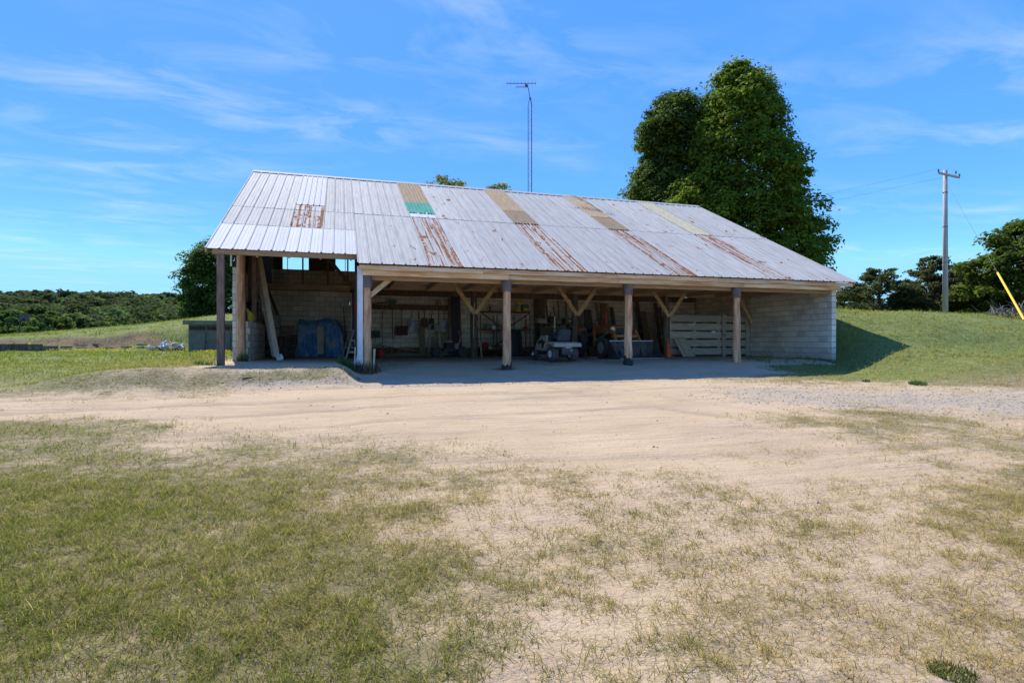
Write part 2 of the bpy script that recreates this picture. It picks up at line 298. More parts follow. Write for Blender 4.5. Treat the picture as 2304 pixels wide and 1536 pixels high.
# ---------------------------------------------------------------- mesh helpers
class MB:
    def __init__(s): s.v = []; s.f = []; s.m = []; s.cur = 0
    def add(s, vs, fs, mtx=None):
        o = len(s.v)
        s.v += [tuple(mtx @ Vector(p)) for p in vs] if mtx is not None else [tuple(p) for p in vs]
        s.f += [tuple(i + o for i in f) for f in fs]; s.m += [s.cur] * len(fs); return s
    def box(s, c, d, rot=None, taper=1.0):
        x, y, z = d[0] / 2, d[1] / 2, d[2] / 2; t = taper
        vs = [(-x, -y, -z), (x, -y, -z), (x, y, -z), (-x, y, -z), (-x * t, -y * t, z), (x * t, -y * t, z), (x * t, y * t, z), (-x * t, y * t, z)]
        mt = Matrix.Translation(c)
        if rot is not None: mt = mt @ (rot if isinstance(rot, Matrix) else Matrix.Rotation(rot, 4, 'Z'))
        return s.add(vs, [(0, 3, 2, 1), (4, 5, 6, 7), (0, 1, 5, 4), (1, 2, 6, 5), (2, 3, 7, 6), (3, 0, 4, 7)], mt)
    def bx(s, x0, x1, y0, y1, z0, z1): return s.box(((x0 + x1) / 2, (y0 + y1) / 2, (z0 + z1) / 2), (x1 - x0, y1 - y0, z1 - z0))
    def bar(s, a, b, w, h, up=(0, 0, 1)):
        a, b = Vector(a), Vector(b); d = (b - a); l = d.length; d.normalize(); u = Vector(up)
        if abs(d.dot(u)) > .98: u = Vector((0, 1, 0))
        sd = d.cross(u).normalized(); u = sd.cross(d)
        mt = Matrix((sd, d, u)).transposed().to_4x4(); mt.translation = (a + b) / 2
        return s.add(*MB._b(w, l, h), mt)
    @staticmethod
    def _b(w, l, h):
        x, y, z = w / 2, l / 2, h / 2
        return [(-x, -y, -z), (x, -y, -z), (x, y, -z), (-x, y, -z), (-x, -y, z), (x, -y, z), (x, y, z), (-x, y, z)], [(0, 3, 2, 1), (4, 5, 6, 7), (0, 1, 5, 4), (1, 2, 6, 5), (2, 3, 7, 6), (3, 0, 4, 7)]
    def tube(s, pts, rad, n=8, cap=True):
        pts = [Vector(p) for p in pts]; rad = rad if hasattr(rad, '__len__') else [rad] * len(pts); o = len(s.v); prev = None
        for i, p in enumerate(pts):
            d = (pts[min(i + 1, len(pts) - 1)] - pts[max(i - 1, 0)]).normalized()
            if prev is None: u = d.orthogonal().normalized()
            else: u = (prev - d * prev.dot(d)).normalized()
            prev = u; w = d.cross(u)
            for k in range(n):
                a = 2 * math.pi * k / n; s.v.append(tuple(p + (u * math.cos(a) + w * math.sin(a)) * rad[i]))
        nf = len(s.f)
        for i in range(len(pts) - 1):
            for k in range(n):
                a = o + i * n + k; b = o + i * n + (k + 1) % n; s.f.append((a, b, b + n, a + n))
        if cap: s.f.append(tuple(o + k for k in reversed(range(n)))); s.f.append(tuple(o + (len(pts) - 1) * n + k for k in range(n)))
        s.m += [s.cur] * (len(s.f) - nf); return s
    def lathe(s, prof, n=16, mtx=None):
        vs = []; fs = []
        for r, z in prof:
            for k in range(n): a = 2 * math.pi * k / n; vs.append((r * math.cos(a), r * math.sin(a), z))
        for i in range(len(prof) - 1):
            for k in range(n): a = i * n + k; b = i * n + (k + 1) % n; fs.append((a, b, b + n, a + n))
        fs.append(tuple(reversed(range(n)))); fs.append(tuple((len(prof) - 1) * n + k for k in range(n)))
        return s.add(vs, fs, mtx)
    def prism(s, poly, y0, y1, mtx=None, axis='y'):
        "polygon in (a,b) extruded along an axis: y -> (a,y,b), x -> (x,a,b), z -> (a,b,z)"
        n = len(poly); f = {'y': lambda a, b, t: (a, t, b), 'x': lambda a, b, t: (t, a, b), 'z': lambda a, b, t: (a, b, t)}[axis]
        vs = [f(a, b, y0) for a, b in poly] + [f(a, b, y1) for a, b in poly]
        fs = [tuple(range(n)), tuple(reversed(range(n, 2 * n)))] + [(i, i + n, (i + 1) % n + n, (i + 1) % n) for i in range(n)]
        return s.add(vs, fs, mtx)
    def mesh(s, name, mats, smooth=False, bevel=0):
        me = bpy.data.meshes.new(name); me.from_pydata(s.v, [], s.f)
        for m in (mats if isinstance(mats, (list, tuple)) else [mats]): me.materials.append(M[m] if isinstance(m, str) else m)
        me.polygons.foreach_set('material_index', s.m)
        bm = bmesh.new(); bm.from_mesh(me); bmesh.ops.recalc_face_normals(bm, faces=bm.faces)
        if bevel: bmesh.ops.bevel(bm, geom=list(bm.edges), offset=bevel, segments=1, affect='EDGES', clamp_overlap=True)
        bm.to_mesh(me); bm.free()
        if smooth: me.polygons.foreach_set('use_smooth', [True] * len(me.polygons))
        me.update(); return me
    def build(s, name, mats, parent=None, smooth=False, bevel=0, loc=None, rotz=0):
        o = bpy.data.objects.new(name, s.mesh(name, mats, smooth, bevel)); COL.objects.link(o)
        if parent is not None: o.parent = parent
        if loc is not None: o.location = loc
        if rotz: o.rotation_euler[2] = rotz
        if smooth:
            pass
        return o
def tag(o, label=None, cat=None, group=None, kind=None):
    for k, v in (('label', label), ('category', cat), ('group', group), ('kind', kind)):
        if v: o[k] = v
    return o
def thing(name, label, cat, loc=(0, 0, 0), rotz=0, group=None):
    o = bpy.data.objects.new(name, None); COL.objects.link(o); o.empty_display_size = .2
    o.location = loc; o.rotation_euler[2] = rotz; return tag(o, label, cat, group)
def inst(name, me, parent, loc=(0, 0, 0), rot=None):
    o = bpy.data.objects.new(name, me); COL.objects.link(o); o.parent = parent; o.location = loc
    if rot is not None: o.rotation_euler = rot
    return o
def cyl(c, r, h, axis='z', n=14):
    mt = Matrix.Translation(c) @ {'z': Matrix(), 'x': Matrix.Rotation(R(90), 4, 'Y'), 'y': Matrix.Rotation(R(-90), 4, 'X')}[axis].to_4x4()
    return [(r, -h / 2), (r, h / 2)], n, mt
def blades(name, P, mat_, cols):
    "P: arrays base(n,3), tip(n,3), width(n), bend(n,3)"
    base, tip, wid, bend = P; n = len(base)
    d = tip - base; side = np.stack([-d[:, 1], d[:, 0], np.zeros(n)], 1); ln = np.linalg.norm(side, axis=1)
    rnd = rng.normal(size=(n, 3)); rnd[:, 2] = 0; side = np.where(ln[:, None] < .01, rnd, side)
    a = rng.uniform(-1.2, 1.2, n); side /= np.linalg.norm(side, axis=1)[:, None]
    sd = np.stack([side[:, 0] * np.cos(a) - side[:, 1] * np.sin(a), side[:, 0] * np.sin(a) + side[:, 1] * np.cos(a), side[:, 2]], 1) * wid[:, None] / 2
    mid = (base + tip) / 2 + bend
    v = np.stack([base - sd, base + sd, mid - sd * .8, mid + sd * .8, tip], 1).reshape(-1, 3)
    i = np.arange(n)[:, None] * 5
    q = i + np.array([[0, 1, 3, 2]]); t = i + np.array([[2, 3, 4]])
    me = bpy.data.meshes.new(name); me.vertices.add(len(v)); me.vertices.foreach_set('co', v.ravel())
    me.loops.add(n * 7); me.polygons.add(n * 2)
    loops = np.concatenate([q, t], 1).ravel(); me.loops.foreach_set('vertex_index', loops)
    st = (np.arange(n)[:, None] * 7 + np.array([[0, 4]])).ravel(); me.polygons.foreach_set('loop_start', st)
    at_ = me.attributes.new('col', 'FLOAT_COLOR', 'POINT')
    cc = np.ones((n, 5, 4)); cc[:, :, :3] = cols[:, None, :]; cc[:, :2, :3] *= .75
    at_.data.foreach_set('color', cc.ravel()); me.materials.append(M[mat_]); me.update(calc_edges=True); me.validate()
    o = bpy.data.objects.new(name, me); COL.objects.link(o); return o
def leafmesh(name, C, Nn, size, cols, parent=None, mat_='leaf'):
    "many leaf-sized quads (folded kites): centres C, normals Nn, sizes"
    n = len(C); Nn = Nn / np.linalg.norm(Nn, axis=1)[:, None]
    r = rng.normal(size=(n, 3)); u = np.cross(Nn, r); u /= np.linalg.norm(u, axis=1)[:, None]; w = np.cross(Nn, u); s = size[:, None]
    v = np.stack([C - u * s * .62, C + w * s * .36 + Nn * s * .1, C + u * s * .62, C - w * s * .36 + Nn * s * .1], 1).reshape(-1, 3)
    me = bpy.data.meshes.new(name); me.vertices.add(n * 4); me.vertices.foreach_set('co', v.ravel()); me.loops.add(n * 4); me.polygons.add(n)
    me.loops.foreach_set('vertex_index', np.arange(n * 4)); me.polygons.foreach_set('loop_start', np.arange(n) * 4)
    a = me.attributes.new('col', 'FLOAT_COLOR', 'POINT'); cc = np.ones((n, 4, 4)); cc[:, :, :3] = cols[:, None, :]; a.data.foreach_set('color', cc.ravel())
    me.materials.append(M[mat_]); me.update(calc_edges=True); me.validate()
    o = bpy.data.objects.new(name, me); COL.objects.link(o)
    if parent is not None: o.parent = parent
    return o
# ---------------------------------------------------------------- ground
def axis(segs):
    out = [segs[0][0]]
    for a, b, st in segs: out += list(np.linspace(a, b, max(1, int(round((b - a) / st))) + 1)[1:])
    return np.array(out)
gx = axis([(-900, -200, 100), (-200, -60, 10), (-60, -24, 2), (-24, -10, .4), (-10, 19, .145), (19, 34, .4), (34, 80, 2.5), (80, 200, 15), (200, 900, 100)])
gy = axis([(-300, -60, 40), (-60, -17, 2.5), (-17, -15, .3), (-15, 4, .12), (4, 9, .3), (9, 34, .45), (34, 130, 4), (130, 1200, 80)])
X, Y = np.meshgrid(gx, gy); Z = zg(X, Y); ny, nx = X.shape
me = bpy.data.meshes.new('ground'); V = np.stack([X, Y, Z], -1).reshape(-1, 3); me.vertices.add(len(V)); me.vertices.foreach_set('co', V.ravel())
I = (np.arange(ny - 1)[:, None] * nx + np.arange(nx - 1)[None]).ravel(); Q = np.stack([I, I + 1, I + nx + 1, I + nx], 1)
me.loops.add(Q.size); me.polygons.add(len(Q)); me.loops.foreach_set('vertex_index', Q.ravel()); me.polygons.foreach_set('loop_start', np.arange(len(Q)) * 4)
me.polygons.foreach_set('use_smooth', np.ones(len(Q), bool))
CV = cover(X, Y); GV = gravel_cover(X, Y); RUT = ruts(X, Y)
soil = np.exp(-((Y + .12 * np.clip(-X - 8, 0, 30) - 23.4) / 1.1) ** 2) * (X < -6) * np.clip((fbm(X * .5, Y * 1.6, 70, 4) - .24) * 3, 0, 1) \
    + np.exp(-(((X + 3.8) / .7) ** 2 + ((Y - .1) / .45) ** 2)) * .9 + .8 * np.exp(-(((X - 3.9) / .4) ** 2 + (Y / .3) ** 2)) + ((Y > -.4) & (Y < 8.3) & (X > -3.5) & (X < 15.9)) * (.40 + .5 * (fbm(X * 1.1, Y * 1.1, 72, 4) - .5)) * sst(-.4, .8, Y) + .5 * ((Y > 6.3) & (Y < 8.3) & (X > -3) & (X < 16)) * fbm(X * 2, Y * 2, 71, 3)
CVg = np.where((Y > 8.2) & ((X > 16) | (X < -4)), .93, CV)
at_ = me.attributes.new('cov', 'FLOAT_COLOR', 'POINT'); A = np.stack([CVg, GV, np.clip(soil, 0, 1), np.clip(np.maximum(sst(-3.5, -6, X) * sst(-5, 2, Y), sst(11, 14, X) * sst(-6.5, -4, Y)) + (Y > 8.2), 0, 1)], -1); at_.data.foreach_set('color', A.ravel())
at2 = me.attributes.new('rut', 'FLOAT', 'POINT'); at2.data.foreach_set('value', np.asarray(RUT, np.float32).ravel())
gm = mat('sandy_ground', (.41, .295, .165), (.51, .378, .222), .55, (1, 1, 1), .95, detail=9, lo=.3, hi=.68)
t = gm.node_tree; bs = t.nodes['Principled BSDF']; src = bs.inputs['Base Color'].links[0].from_socket
def nn(ty, **kw):
    q = t.nodes.new(ty)
    for k, v in kw.items(): setattr(q, k, v)
    return q
tcn = nn('ShaderNodeTexCoord')
def noise(sc, det=5, st=(1, 1, 1), ro=.6):
    mpn = nn('ShaderNodeMapping'); mpn.inputs['Scale'].default_value = st; t.links.new(tcn.outputs['Object'], mpn.inputs[0])
    q = nn('ShaderNodeTexNoise'); q.inputs['Scale'].default_value = sc; q.inputs['Detail'].default_value = det; q.inputs['Roughness'].default_value = ro; t.links.new(mpn.outputs[0], q.inputs[0]); return q.outputs[0]
def rng_(s, a, b, c=0., d=1.):
    q = nn('ShaderNodeMapRange'); q.inputs[1].default_value = a; q.inputs[2].default_value = b; q.inputs[3].default_value = c; q.inputs[4].default_value = d; t.links.new(s, q.inputs[0]); return q.outputs[0]
def math_(op, a, b):
    q = nn('ShaderNodeMath', operation=op)
    for i, s in enumerate((a, b)):
        if isinstance(s, (int, float)): q.inputs[i].default_value = s
        else: t.links.new(s, q.inputs[i])
    return q.outputs[0]
def mix(f, a, b):
    q = nn('ShaderNodeMix', data_type='RGBA')
    for k, s in (('Factor', f), ('A', a), ('B', b)):
        if isinstance(s, tuple): q.inputs[k].default_value = (*s, 1)
        elif isinstance(s, (int, float)): q.inputs[k].default_value = s
        else: t.links.new(s, q.inputs[k])
    return q.outputs['Result']
av = nn('ShaderNodeAttribute'); av.attribute_name = 'cov'; sp = nn('ShaderNodeSeparateColor'); t.links.new(av.outputs['Color'], sp.inputs[0])
fine = noise(38, 6, ro=.7); tracks = noise(1.3, 8, (.2, 3.2, 1), .7)
sand = mix(rng_(tracks, .50, .70), src, (.33, .245, .17)); sand = mix(rng_(noise(.35, 3), .5, .72), sand, (.50, .36, .22)); sand = mix(rng_(noise(2.3, 6, (.45, 1.8, 1)), .52, .7, 0, .6), sand, (.53, .41, .265)); sand = mix(rng_(noise(5, 7, (.10, 3.4, 1), .7), .55, .66, 0, .55), sand, (.25, .185, .125)); sand = mix(rng_(fine, .45, .8, 0, .6), sand, (.29, .225, .165))
speck = nn('ShaderNodeTexVoronoi'); speck.inputs['Scale'].default_value = 34; t.links.new(tcn.outputs['Object'], speck.inputs[0])
rt = nn('ShaderNodeAttribute'); rt.attribute_name = 'rut'; sand = mix(math_('MULTIPLY', rt.outputs['Fac'], rng_(noise(14, 5, (.5, 1, 1)), .3, .6, .25, .8)), sand, (.24, .175, .115))
grv = mix(rng_(speck.outputs['Distance'], .1, .6), (.50, .415, .30), (.27, .22, .16))
col = mix(math_('MULTIPLY', rng_(math_('ADD', sp.outputs[1], math_('MULTIPLY', math_('SUBTRACT', fine, .5), .6)), .3, .75), .9), sand, grv)
gf = math_('ADD', sp.outputs[0], math_('MULTIPLY', math_('SUBTRACT', noise(17, 5, ro=.75), .5), 1.15))
gcol = mix(rng_(noise(7, 5, ro=.7), .38, .62), (.070, .115, .010), (.160, .185, .030)); gcol = mix(av.outputs['Alpha'], mix(rng_(noise(11, 6, ro=.75), .36, .64), (.10, .08, .038), (.29, .225, .11)), gcol); gcol = mix(rng_(noise(.22, 3), .42, .62, 0, .22), gcol, (.085, .125, .018))
col = mix(rng_(gf, .42, .72, 0, .93), col, gcol)
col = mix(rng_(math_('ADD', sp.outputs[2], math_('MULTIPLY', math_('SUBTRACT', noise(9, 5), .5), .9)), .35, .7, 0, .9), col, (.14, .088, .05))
t.links.new(col, bs.inputs['Base Color'])
bp = nn('ShaderNodeBump'); bp.inputs['Strength'].default_value = .8; bp.inputs['Distance'].default_value = .06
hsum = math_('ADD', math_('MULTIPLY', tracks, .7), math_('MULTIPLY', fine, .45)); hsum = math_('ADD', hsum, math_('MULTIPLY', noise(6, 6, ro=.7), .55))
t.links.new(hsum, bp.inputs['Height']); t.links.new(bp.outputs[0], bs.inputs['Normal'])
me.materials.append(gm); me.update(calc_edges=True)
ground = bpy.data.objects.new('ground', me); COL.objects.link(ground); tag(ground, kind='structure')
# ---------------------------------------------------------------- grass
def sample(n, dmin, dmax, half=.98):
    d = np.sqrt(rng.uniform(dmin ** 2, dmax ** 2, n)); a = rng.uniform(-half, half, n)
    return CAMP[0] + d * (s_ + a * c_), CAMP[1] + d * (c_ - a * s_), d
def grow(nm, tufts, dmin, dmax, per, hgt, wid, spread, label, fade=None, region=None, green=1.0):
    x, y, d = sample(tufts, dmin, dmax); cv = cover(x, y)
    if region is not None: cv = np.where(region(x, y), np.maximum(cv, .9), 0)
    if fade: cv = cv * (sst(fade[0], fade[1], d) if fade[0] else 1) * (1 - sst(fade[2], fade[3], d))
    inb = (x > -3.5) & (x < 16.1) & (y > 1.2) & (y < 13)
    keep = (rng.uniform(size=tufts) < np.clip((cv - .12) * 1.25, 0, 1)) & ~inb & ~((x > -4) & (x < 16.2) & (y > 4)); x, y, cv, d = x[keep], y[keep], cv[keep], d[keep]
    k = rng.integers(per[0], per[1], len(x)); idx = np.repeat(np.arange(len(x)), k); n = len(idx)
    vig = (.45 + .6 * cv + 1.1 * rng.uniform(size=len(x)) ** 4 + .25 * rng.uniform(size=len(x)))[idx]
    bx = x[idx] + rng.normal(size=n) * spread; by = y[idx] + rng.normal(size=n) * spread; bz = zg(bx, by) - .004
    h = hgt * vig * rng.uniform(.45, 1.25, n); az = rng.uniform(0, 2 * np.pi, n); lean = np.abs(rng.normal(size=n)) * .95 + .35
    tip = np.stack([bx + np.cos(az) * h * lean, by + np.sin(az) * h * lean, bz + h / (1 + .5 * lean)], 1)
    base = np.stack([bx, by, bz], 1); bend = np.stack([0 * h, 0 * h, h * .14 * rng.uniform(.3, 1.3, n)], 1)
    px = project(bx, by, bz)[0]; dry = np.clip(.52 + .26 * (px - 700) / 1000 - .35 * (cv[idx] - .5) + rng.normal(size=n) * .25 + (fbm(bx * .5, by * .5, 90, 3) - .5) * .8, 0, 1) * (2 - green)
    dry = np.clip(dry, 0, 1)[:, None]; u = rng.uniform(size=(n, 1))
    g = np.array([[.150, .200, .015]]) * (.7 + .75 * u); dr = np.array([[.52, .40, .14]]) * (.65 + .6 * u)
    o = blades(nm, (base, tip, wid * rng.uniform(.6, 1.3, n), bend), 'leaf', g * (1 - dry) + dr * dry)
    return tag(o, label, 'grass', kind='stuff'), n
cnt = 0
for a in (('foreground_grass', 27000, 1.3, 7.0, (8, 17), .052, .0037, .035, 'short patchy grass in the sandy foreground', (0, 0, 4.5, 7.0)),
          ('yard_grass', 19000, 4.5, 12.5, (5, 11), .05, .0055, .05, 'thin dry grass further up the sandy yard', (4.5, 7.0, 10, 12.5)),
          ('verge_grass', 14000, 10, 18, (4, 8), .055, .010, .07, 'grass along the verge before the shed', (10, 12.5, 30, 31))):
    cnt += grow(*a)[1]
cnt += grow('bank_grass', 38000, 17, 52, (3, 6), .095, .019, .12, 'mown grass on the lawn and banks beside the shed', region=lambda x, y: ((x > 12.5) & (zg(x, y) > -.3)) | (x < -4.2), green=1.6)[1]
# straw lying on the sand, weeds and yellow flowers
x, y, d = sample(34000, 1.3, 10); cv = cover(x, y); k = (cv > .04) & (rng.uniform(size=34000) < .3 + cv); x, y = x[k], y[k]; n = len(x); az = rng.uniform(0, 6.3, n); l = rng.uniform(.02, .07, n); z0 = zg(x, y) + .004
o = blades('straw', (np.stack([x, y, z0], 1), np.stack([x + np.cos(az) * l, y + np.sin(az) * l, z0 + rng.uniform(0, .012, n)], 1), np.full(n, .0035), np.zeros((n, 3))), 'leaf', np.array([[.55, .45, .28]]) * rng.uniform(.5, 1.3, (n, 1)))
tag(o, 'dead straw scattered over the sand', 'straw', kind='stuff')
def flowers(nm, label, pts, size):
    P = np.array(pts); n = len(P); Nn = rng.normal(size=(n, 3)) * .5; Nn[:, 2] += 1; Nn[:, 1] -= .8
    return tag(leafmesh(nm, P, Nn, size * rng.uniform(.6, 1.4, n), np.array([[.75, .56, .03]]) * rng.uniform(.6, 1.15, (n, 1))), label, 'flowers', kind='stuff')
fl = []
def scat(n, px0, px1, y0, y1, thr, seed):
    for _ in range(n):
        yy = random.uniform(y0, y1); p = at(random.uniform(px0, px1), 780, 'y', yy)
        if fbm(p.x * .9, p.y * .9, seed, 3) > thr: fl.append((p.x, p.y, float(zg(p.x, p.y)) + random.uniform(.03, .16)))
scat(900, 100, 420, 18.5, 21.0, .5, 5); scat(500, 300, 428, 20.5, 25.5, .56, 6); scat(500, 430, 520, 14, 18, .45, 7); scat(500, 60, 330, 20.5, 22.5, .55, 8)
flowers('yellow_flowers', 'yellow wildflowers along the foot of the left bank', fl, .06)
fl = []
for _ in range(160):
    p = (random.gauss(21, 2.4), random.gauss(-2.2, .8)); fl.append((*p, float(zg(*p)) + .06))
flowers('bank_flowers', 'sparse yellow flowers on the right grass bank', fl, .04)
st = MB(); ico = [(1, 0, 0), (-1, 0, 0), (0, 1, 0), (0, -1, 0), (0, 0, 1), (0, 0, -1)]; icf = [(0, 2, 4), (2, 1, 4), (1, 3, 4), (3, 0, 4), (2, 0, 5), (1, 2, 5), (3, 1, 5), (0, 3, 5)]
x, y, d = sample(60000, 3, 22); gv = gravel_cover(x, y); k = rng.uniform(size=60000) < np.clip(gv * .9, .006, 1); x, y = x[k][:9000], y[k][:9000]; z0 = zg(x, y)
for i in range(len(x)):
    r = .006 + .018 * random.random() ** 2; mt = Matrix.Translation((x[i], y[i], z0[i] + r * .25)) @ Matrix.Rotation(random.random() * 6, 4, 'Z') @ Matrix.Diagonal((r * random.uniform(.8, 1.6), r, r * .7, 1))
    st.add(ico, icf, mt)
tag(st.build('gravel', 'stone'), 'loose pale gravel on the drive and drip line', 'gravel', kind='stuff')

cl = MB(); x, y, d = sample(5200, 1.5, 15); cv = cover(x, y); k = (cv < .55); x, y = x[k][:2600], y[k][:2600]; z0 = zg(x, y)
for i in range(len(x)):
    r = .003 + .008 * random.random() ** 3; cl.add(ico, icf, Matrix.Translation((x[i], y[i], z0[i] + r * .2)) @ Matrix.Rotation(random.random() * 6, 4, 'Z') @ Matrix.Diagonal((r * random.uniform(.8, 2.2), r, r * .6, 1)))
M['clod'] = mat('dirt_clods', (.16, .12, .08), (.28, .21, .14), 20, rough=1)
tag(cl.build('dirt_clods', 'clod'), 'small dark dirt clods and twigs strewn on the sand', 'dirt', kind='stuff')
# ---------------------------------------------------------------- the shed
barn = thing('pole_barn', 'long open-fronted concrete block pole shed with patched rusty metal roof', 'barn')
SL = (7.40 - 2.67) / 9.2
def zr(y): return 2.67 + SL * (y + .3) if y <= 8.9 else 7.40 - SL * (y - 8.9)
XL, XR, YR = -4.0, 16.63, 8.9
# roof frame: purlins and rafters, with the sheets as sub-parts
rf = MB()
for yy in (-.12, 1.2, 2.45, 4.0, 5.4, 6.8, 8.2): rf.bar((XL + .05 if yy > .3 else -.2, yy, zr(yy) - .055), (XR - .03, yy, zr(yy) - .055), .09, .045)
roof = rf.build('roof', 'wood', barn)
raf = MB()
xs = np.arange(-3.6, 16.4, .8)
for x in xs:
    y0 = .42 if x < -.3 else -.2
    raf.bar((x, y0, zr(y0) - .15), (x, 8.85, zr(8.85) - .15), .045, .14)
raf.build('rafters', 'wood', barn)
RIB = .315
def sheet(x0, x1, y0, y1, m, lift=0.0, rib=RIB, h=.030, fine=False):
    b = MB(); off = .0; pr = []
    x = x0; k0 = math.floor((x0 + 4.0) / rib + .5)
    if fine:
        n = int(round((x1 - x0) / .065)); pr = [(x0 + (x1 - x0) * i / n, (h if i % 2 else 0)) for i in range(n + 1)]
    else:
        n = max(1, int(round((x1 - x0) / rib))); w = (x1 - x0) / n
        pr = [(x0, h)]
        for i in range(n):
            a = x0 + i * w; pr += [(a + .018, h), (a + .038, 0), (a + w * .36, 0), (a + w * .38, .005), (a + w * .42, .005), (a + w * .44, 0), (a + w * .64, 0), (a + w * .66, .005), (a + w * .70, .005), (a + w * .72, 0), (a + w - .02, 0), (a + w - .001, h)]
    ys = np.linspace(y0, y1, 5); vs = []; jig = [random.uniform(-.004, .004) for _ in pr]
    cs = 1 / math.sqrt(1 + SL * SL)
    for j, yy in enumerate(ys):
        e = random.uniform(-.006, .006) if j == 0 else 0
        for i, (a, hh) in enumerate(pr): vs.append((a, yy + e - hh * SL * cs, zr(yy) + lift + hh * cs + (jig[i] if j == 0 else jig[i] * .3)))
    n = len(pr); fs = [(j * n + i, j * n + i + 1, (j + 1) * n + i + 1, (j + 1) * n + i) for j in range(4) for i in range(n - 1)]
    b.add(vs, fs); o = b.build('metal_sheet' if 'fg' not in m else 'fibreglass_sheet', m, roof)
    so_ = o.modifiers.new('t', 'SOLIDIFY'); so_.thickness = .003; so_.offset = -1
    return o
LAP = 4.07; W3 = .945
left = [-4.0 + i * .9375 for i in range(5)]
for i in range(4):
    a, b_ = left[i], left[i + 1]
    sheet(a, b_, .33, 2.44, 'white_metal', .000)
    sheet(a, b_, 2.34, LAP + .1, 'galv_rust' if i == 2 else 'galv', .008)
    if i == 2: sheet(a, b_, LAP, 4.72, 'galv_rust', .016); sheet(a, b_, 4.66, YR, 'white_metal', .026, fine=False, rib=.19, h=.03)
    else: sheet(a, b_, LAP, YR, 'galv', .016)
right = [-.25 + i * W3 for i in range(18)] + [XR]
pat = {2: 'A', 6: 'B', 10: 'B', 14: 'C'}
for i in range(18):
    a, b_ = right[i], right[i + 1]; p = pat.get(i)
    sheet(a, b_, -.3, LAP + .1, 'galv_rust' if p else ('galv_spots' if i % 5 in (1, 3, 4) or i > 13 else 'galv'), .004)
    if p == 'A':
        sheet(a, b_, 5.76, YR, 'tan_fg', .026, fine=True); sheet(a, b_, 4.5, 5.84, 'green_fg', .036, fine=True, h=.026); sheet(a, b_ + .02, LAP, 4.6, 'white_metal', .02)
    elif p == 'B': sheet(a, b_, 5.62, YR, 'tan_fg', .03, fine=True); sheet(a, b_, LAP, 5.7, 'brown_fg', .02, fine=True)
    elif p == 'C': sheet(a, b_ + .02, LAP + .02, YR, 'cream_fg', .024, rib=.16, h=.035)
    else: sheet(a, b_, LAP, YR, 'galv_spots' if i > 11 or i == 3 else 'galv', .014)
# rear slope, ridge cap, rake trim
b = MB(); b.add([(XL, 8.9, 7.40), (XR, 8.9, 7.40), (XR, 13.3, zr(13.3)), (XL, 13.3, zr(13.3))], [(0, 1, 2, 3)]); o = b.build('rear_roof_slope', 'galv', barn); s2 = o.modifiers.new('t', 'SOLIDIFY'); s2.thickness = .01
b = MB()
n = 9
for i in range(n):
    a, e = XL - .01 + (XR - XL + .02) * i / n, XL - .01 + (XR - XL + .02) * (i + 1) / n - .004
    b.prism([(8.72, zr(8.72) + .05 + .002 * (i % 2)), (8.9, 7.47), (9.08, zr(9.08) + .05), (9.08, zr(9.08) + .04), (8.9, 7.455), (8.72, zr(8.72) + .036)], a, e, axis='x')
b.build('ridge_cap', 'galv', barn)
b = MB(); b.bar((XL - .0, .36, zr(.36) - .06), (XL - .0, 8.88, zr(8.88) - .06), .035, .13); b.build('rake_board', 'greywood', barn)
b = MB(); b.bar((XR - .03, -.27, zr(-.27) - .06), (XR - .03, 8.88, zr(8.88) - .06), .035, .13); b.build('rake_board', 'greywood', barn)
# front fascia and beams in lengths
def boards(nm, m, x0, x1, lens, y0, y1, z0, z1, bow=.006):
    x = x0; i = 0
    while x < x1 - .05:
        e = min(x1, x + lens[i % len(lens)]); b = MB(); d = random.uniform(-bow, bow)
        b.box(((x + e) / 2, (y0 + y1) / 2 + d, (z0 + z1) / 2 + d), (e - x - .006, y1 - y0, z1 - z0)); b.build(nm, m, barn, bevel=.004); x = e; i += 1
boards('fascia_board', 'fascia', -.2, 16.55, [3.4, 4.2, 3.6, 4.4], -.255, -.215, 2.515, 2.645)
boards('front_beam', 'fascia', -.12, 16.1, [4.1, 3.5, 4.6], -.17, -.09, 2.375, 2.575)
boards('inner_front_beam', 'wood', -.1, 15.9, [4.0, 3.9], .10, .16, 2.28, 2.56)
boards('eave_beam', 'wood', -3.86, -.25, [5], .40, .50, 2.86, 2.99)
boards('eave_beam', 'wood', -3.80, -.25, [5], .62, .66, 2.89, 3.05)
boards('tie_beam', 'wood', -.1, 15.9, [4.0, 4.1], 4.10, 4.16, 2.42, 2.74)
boards('tie_beam', 'wood', -.1, 15.9, [3.7, 4.3], 4.44, 4.5, 2.42, 2.70)
boards('wall_plate', 'brownwood', -.1, 15.9, [4.0], 7.98, 8.16, 2.50, 2.72)
boards('wall_plate', 'wood', -3.55, -.3, [5], 7.90, 8.16, 2.62, 2.84)
for i, x in enumerate(np.arange(.9, 15.6, 1.32)):
    b = MB(); b.bx(x - .02, x + .02, .17, 4.09, 2.40, 2.56); b.build('joist', 'wood', barn)
for i, x in enumerate(np.arange(.35, 15.6, .66)):
    b = MB(); b.bx(x - .02, x + .02, 4.51, 8.16, 2.73, 2.86); b.build('joist', 'wood', barn)
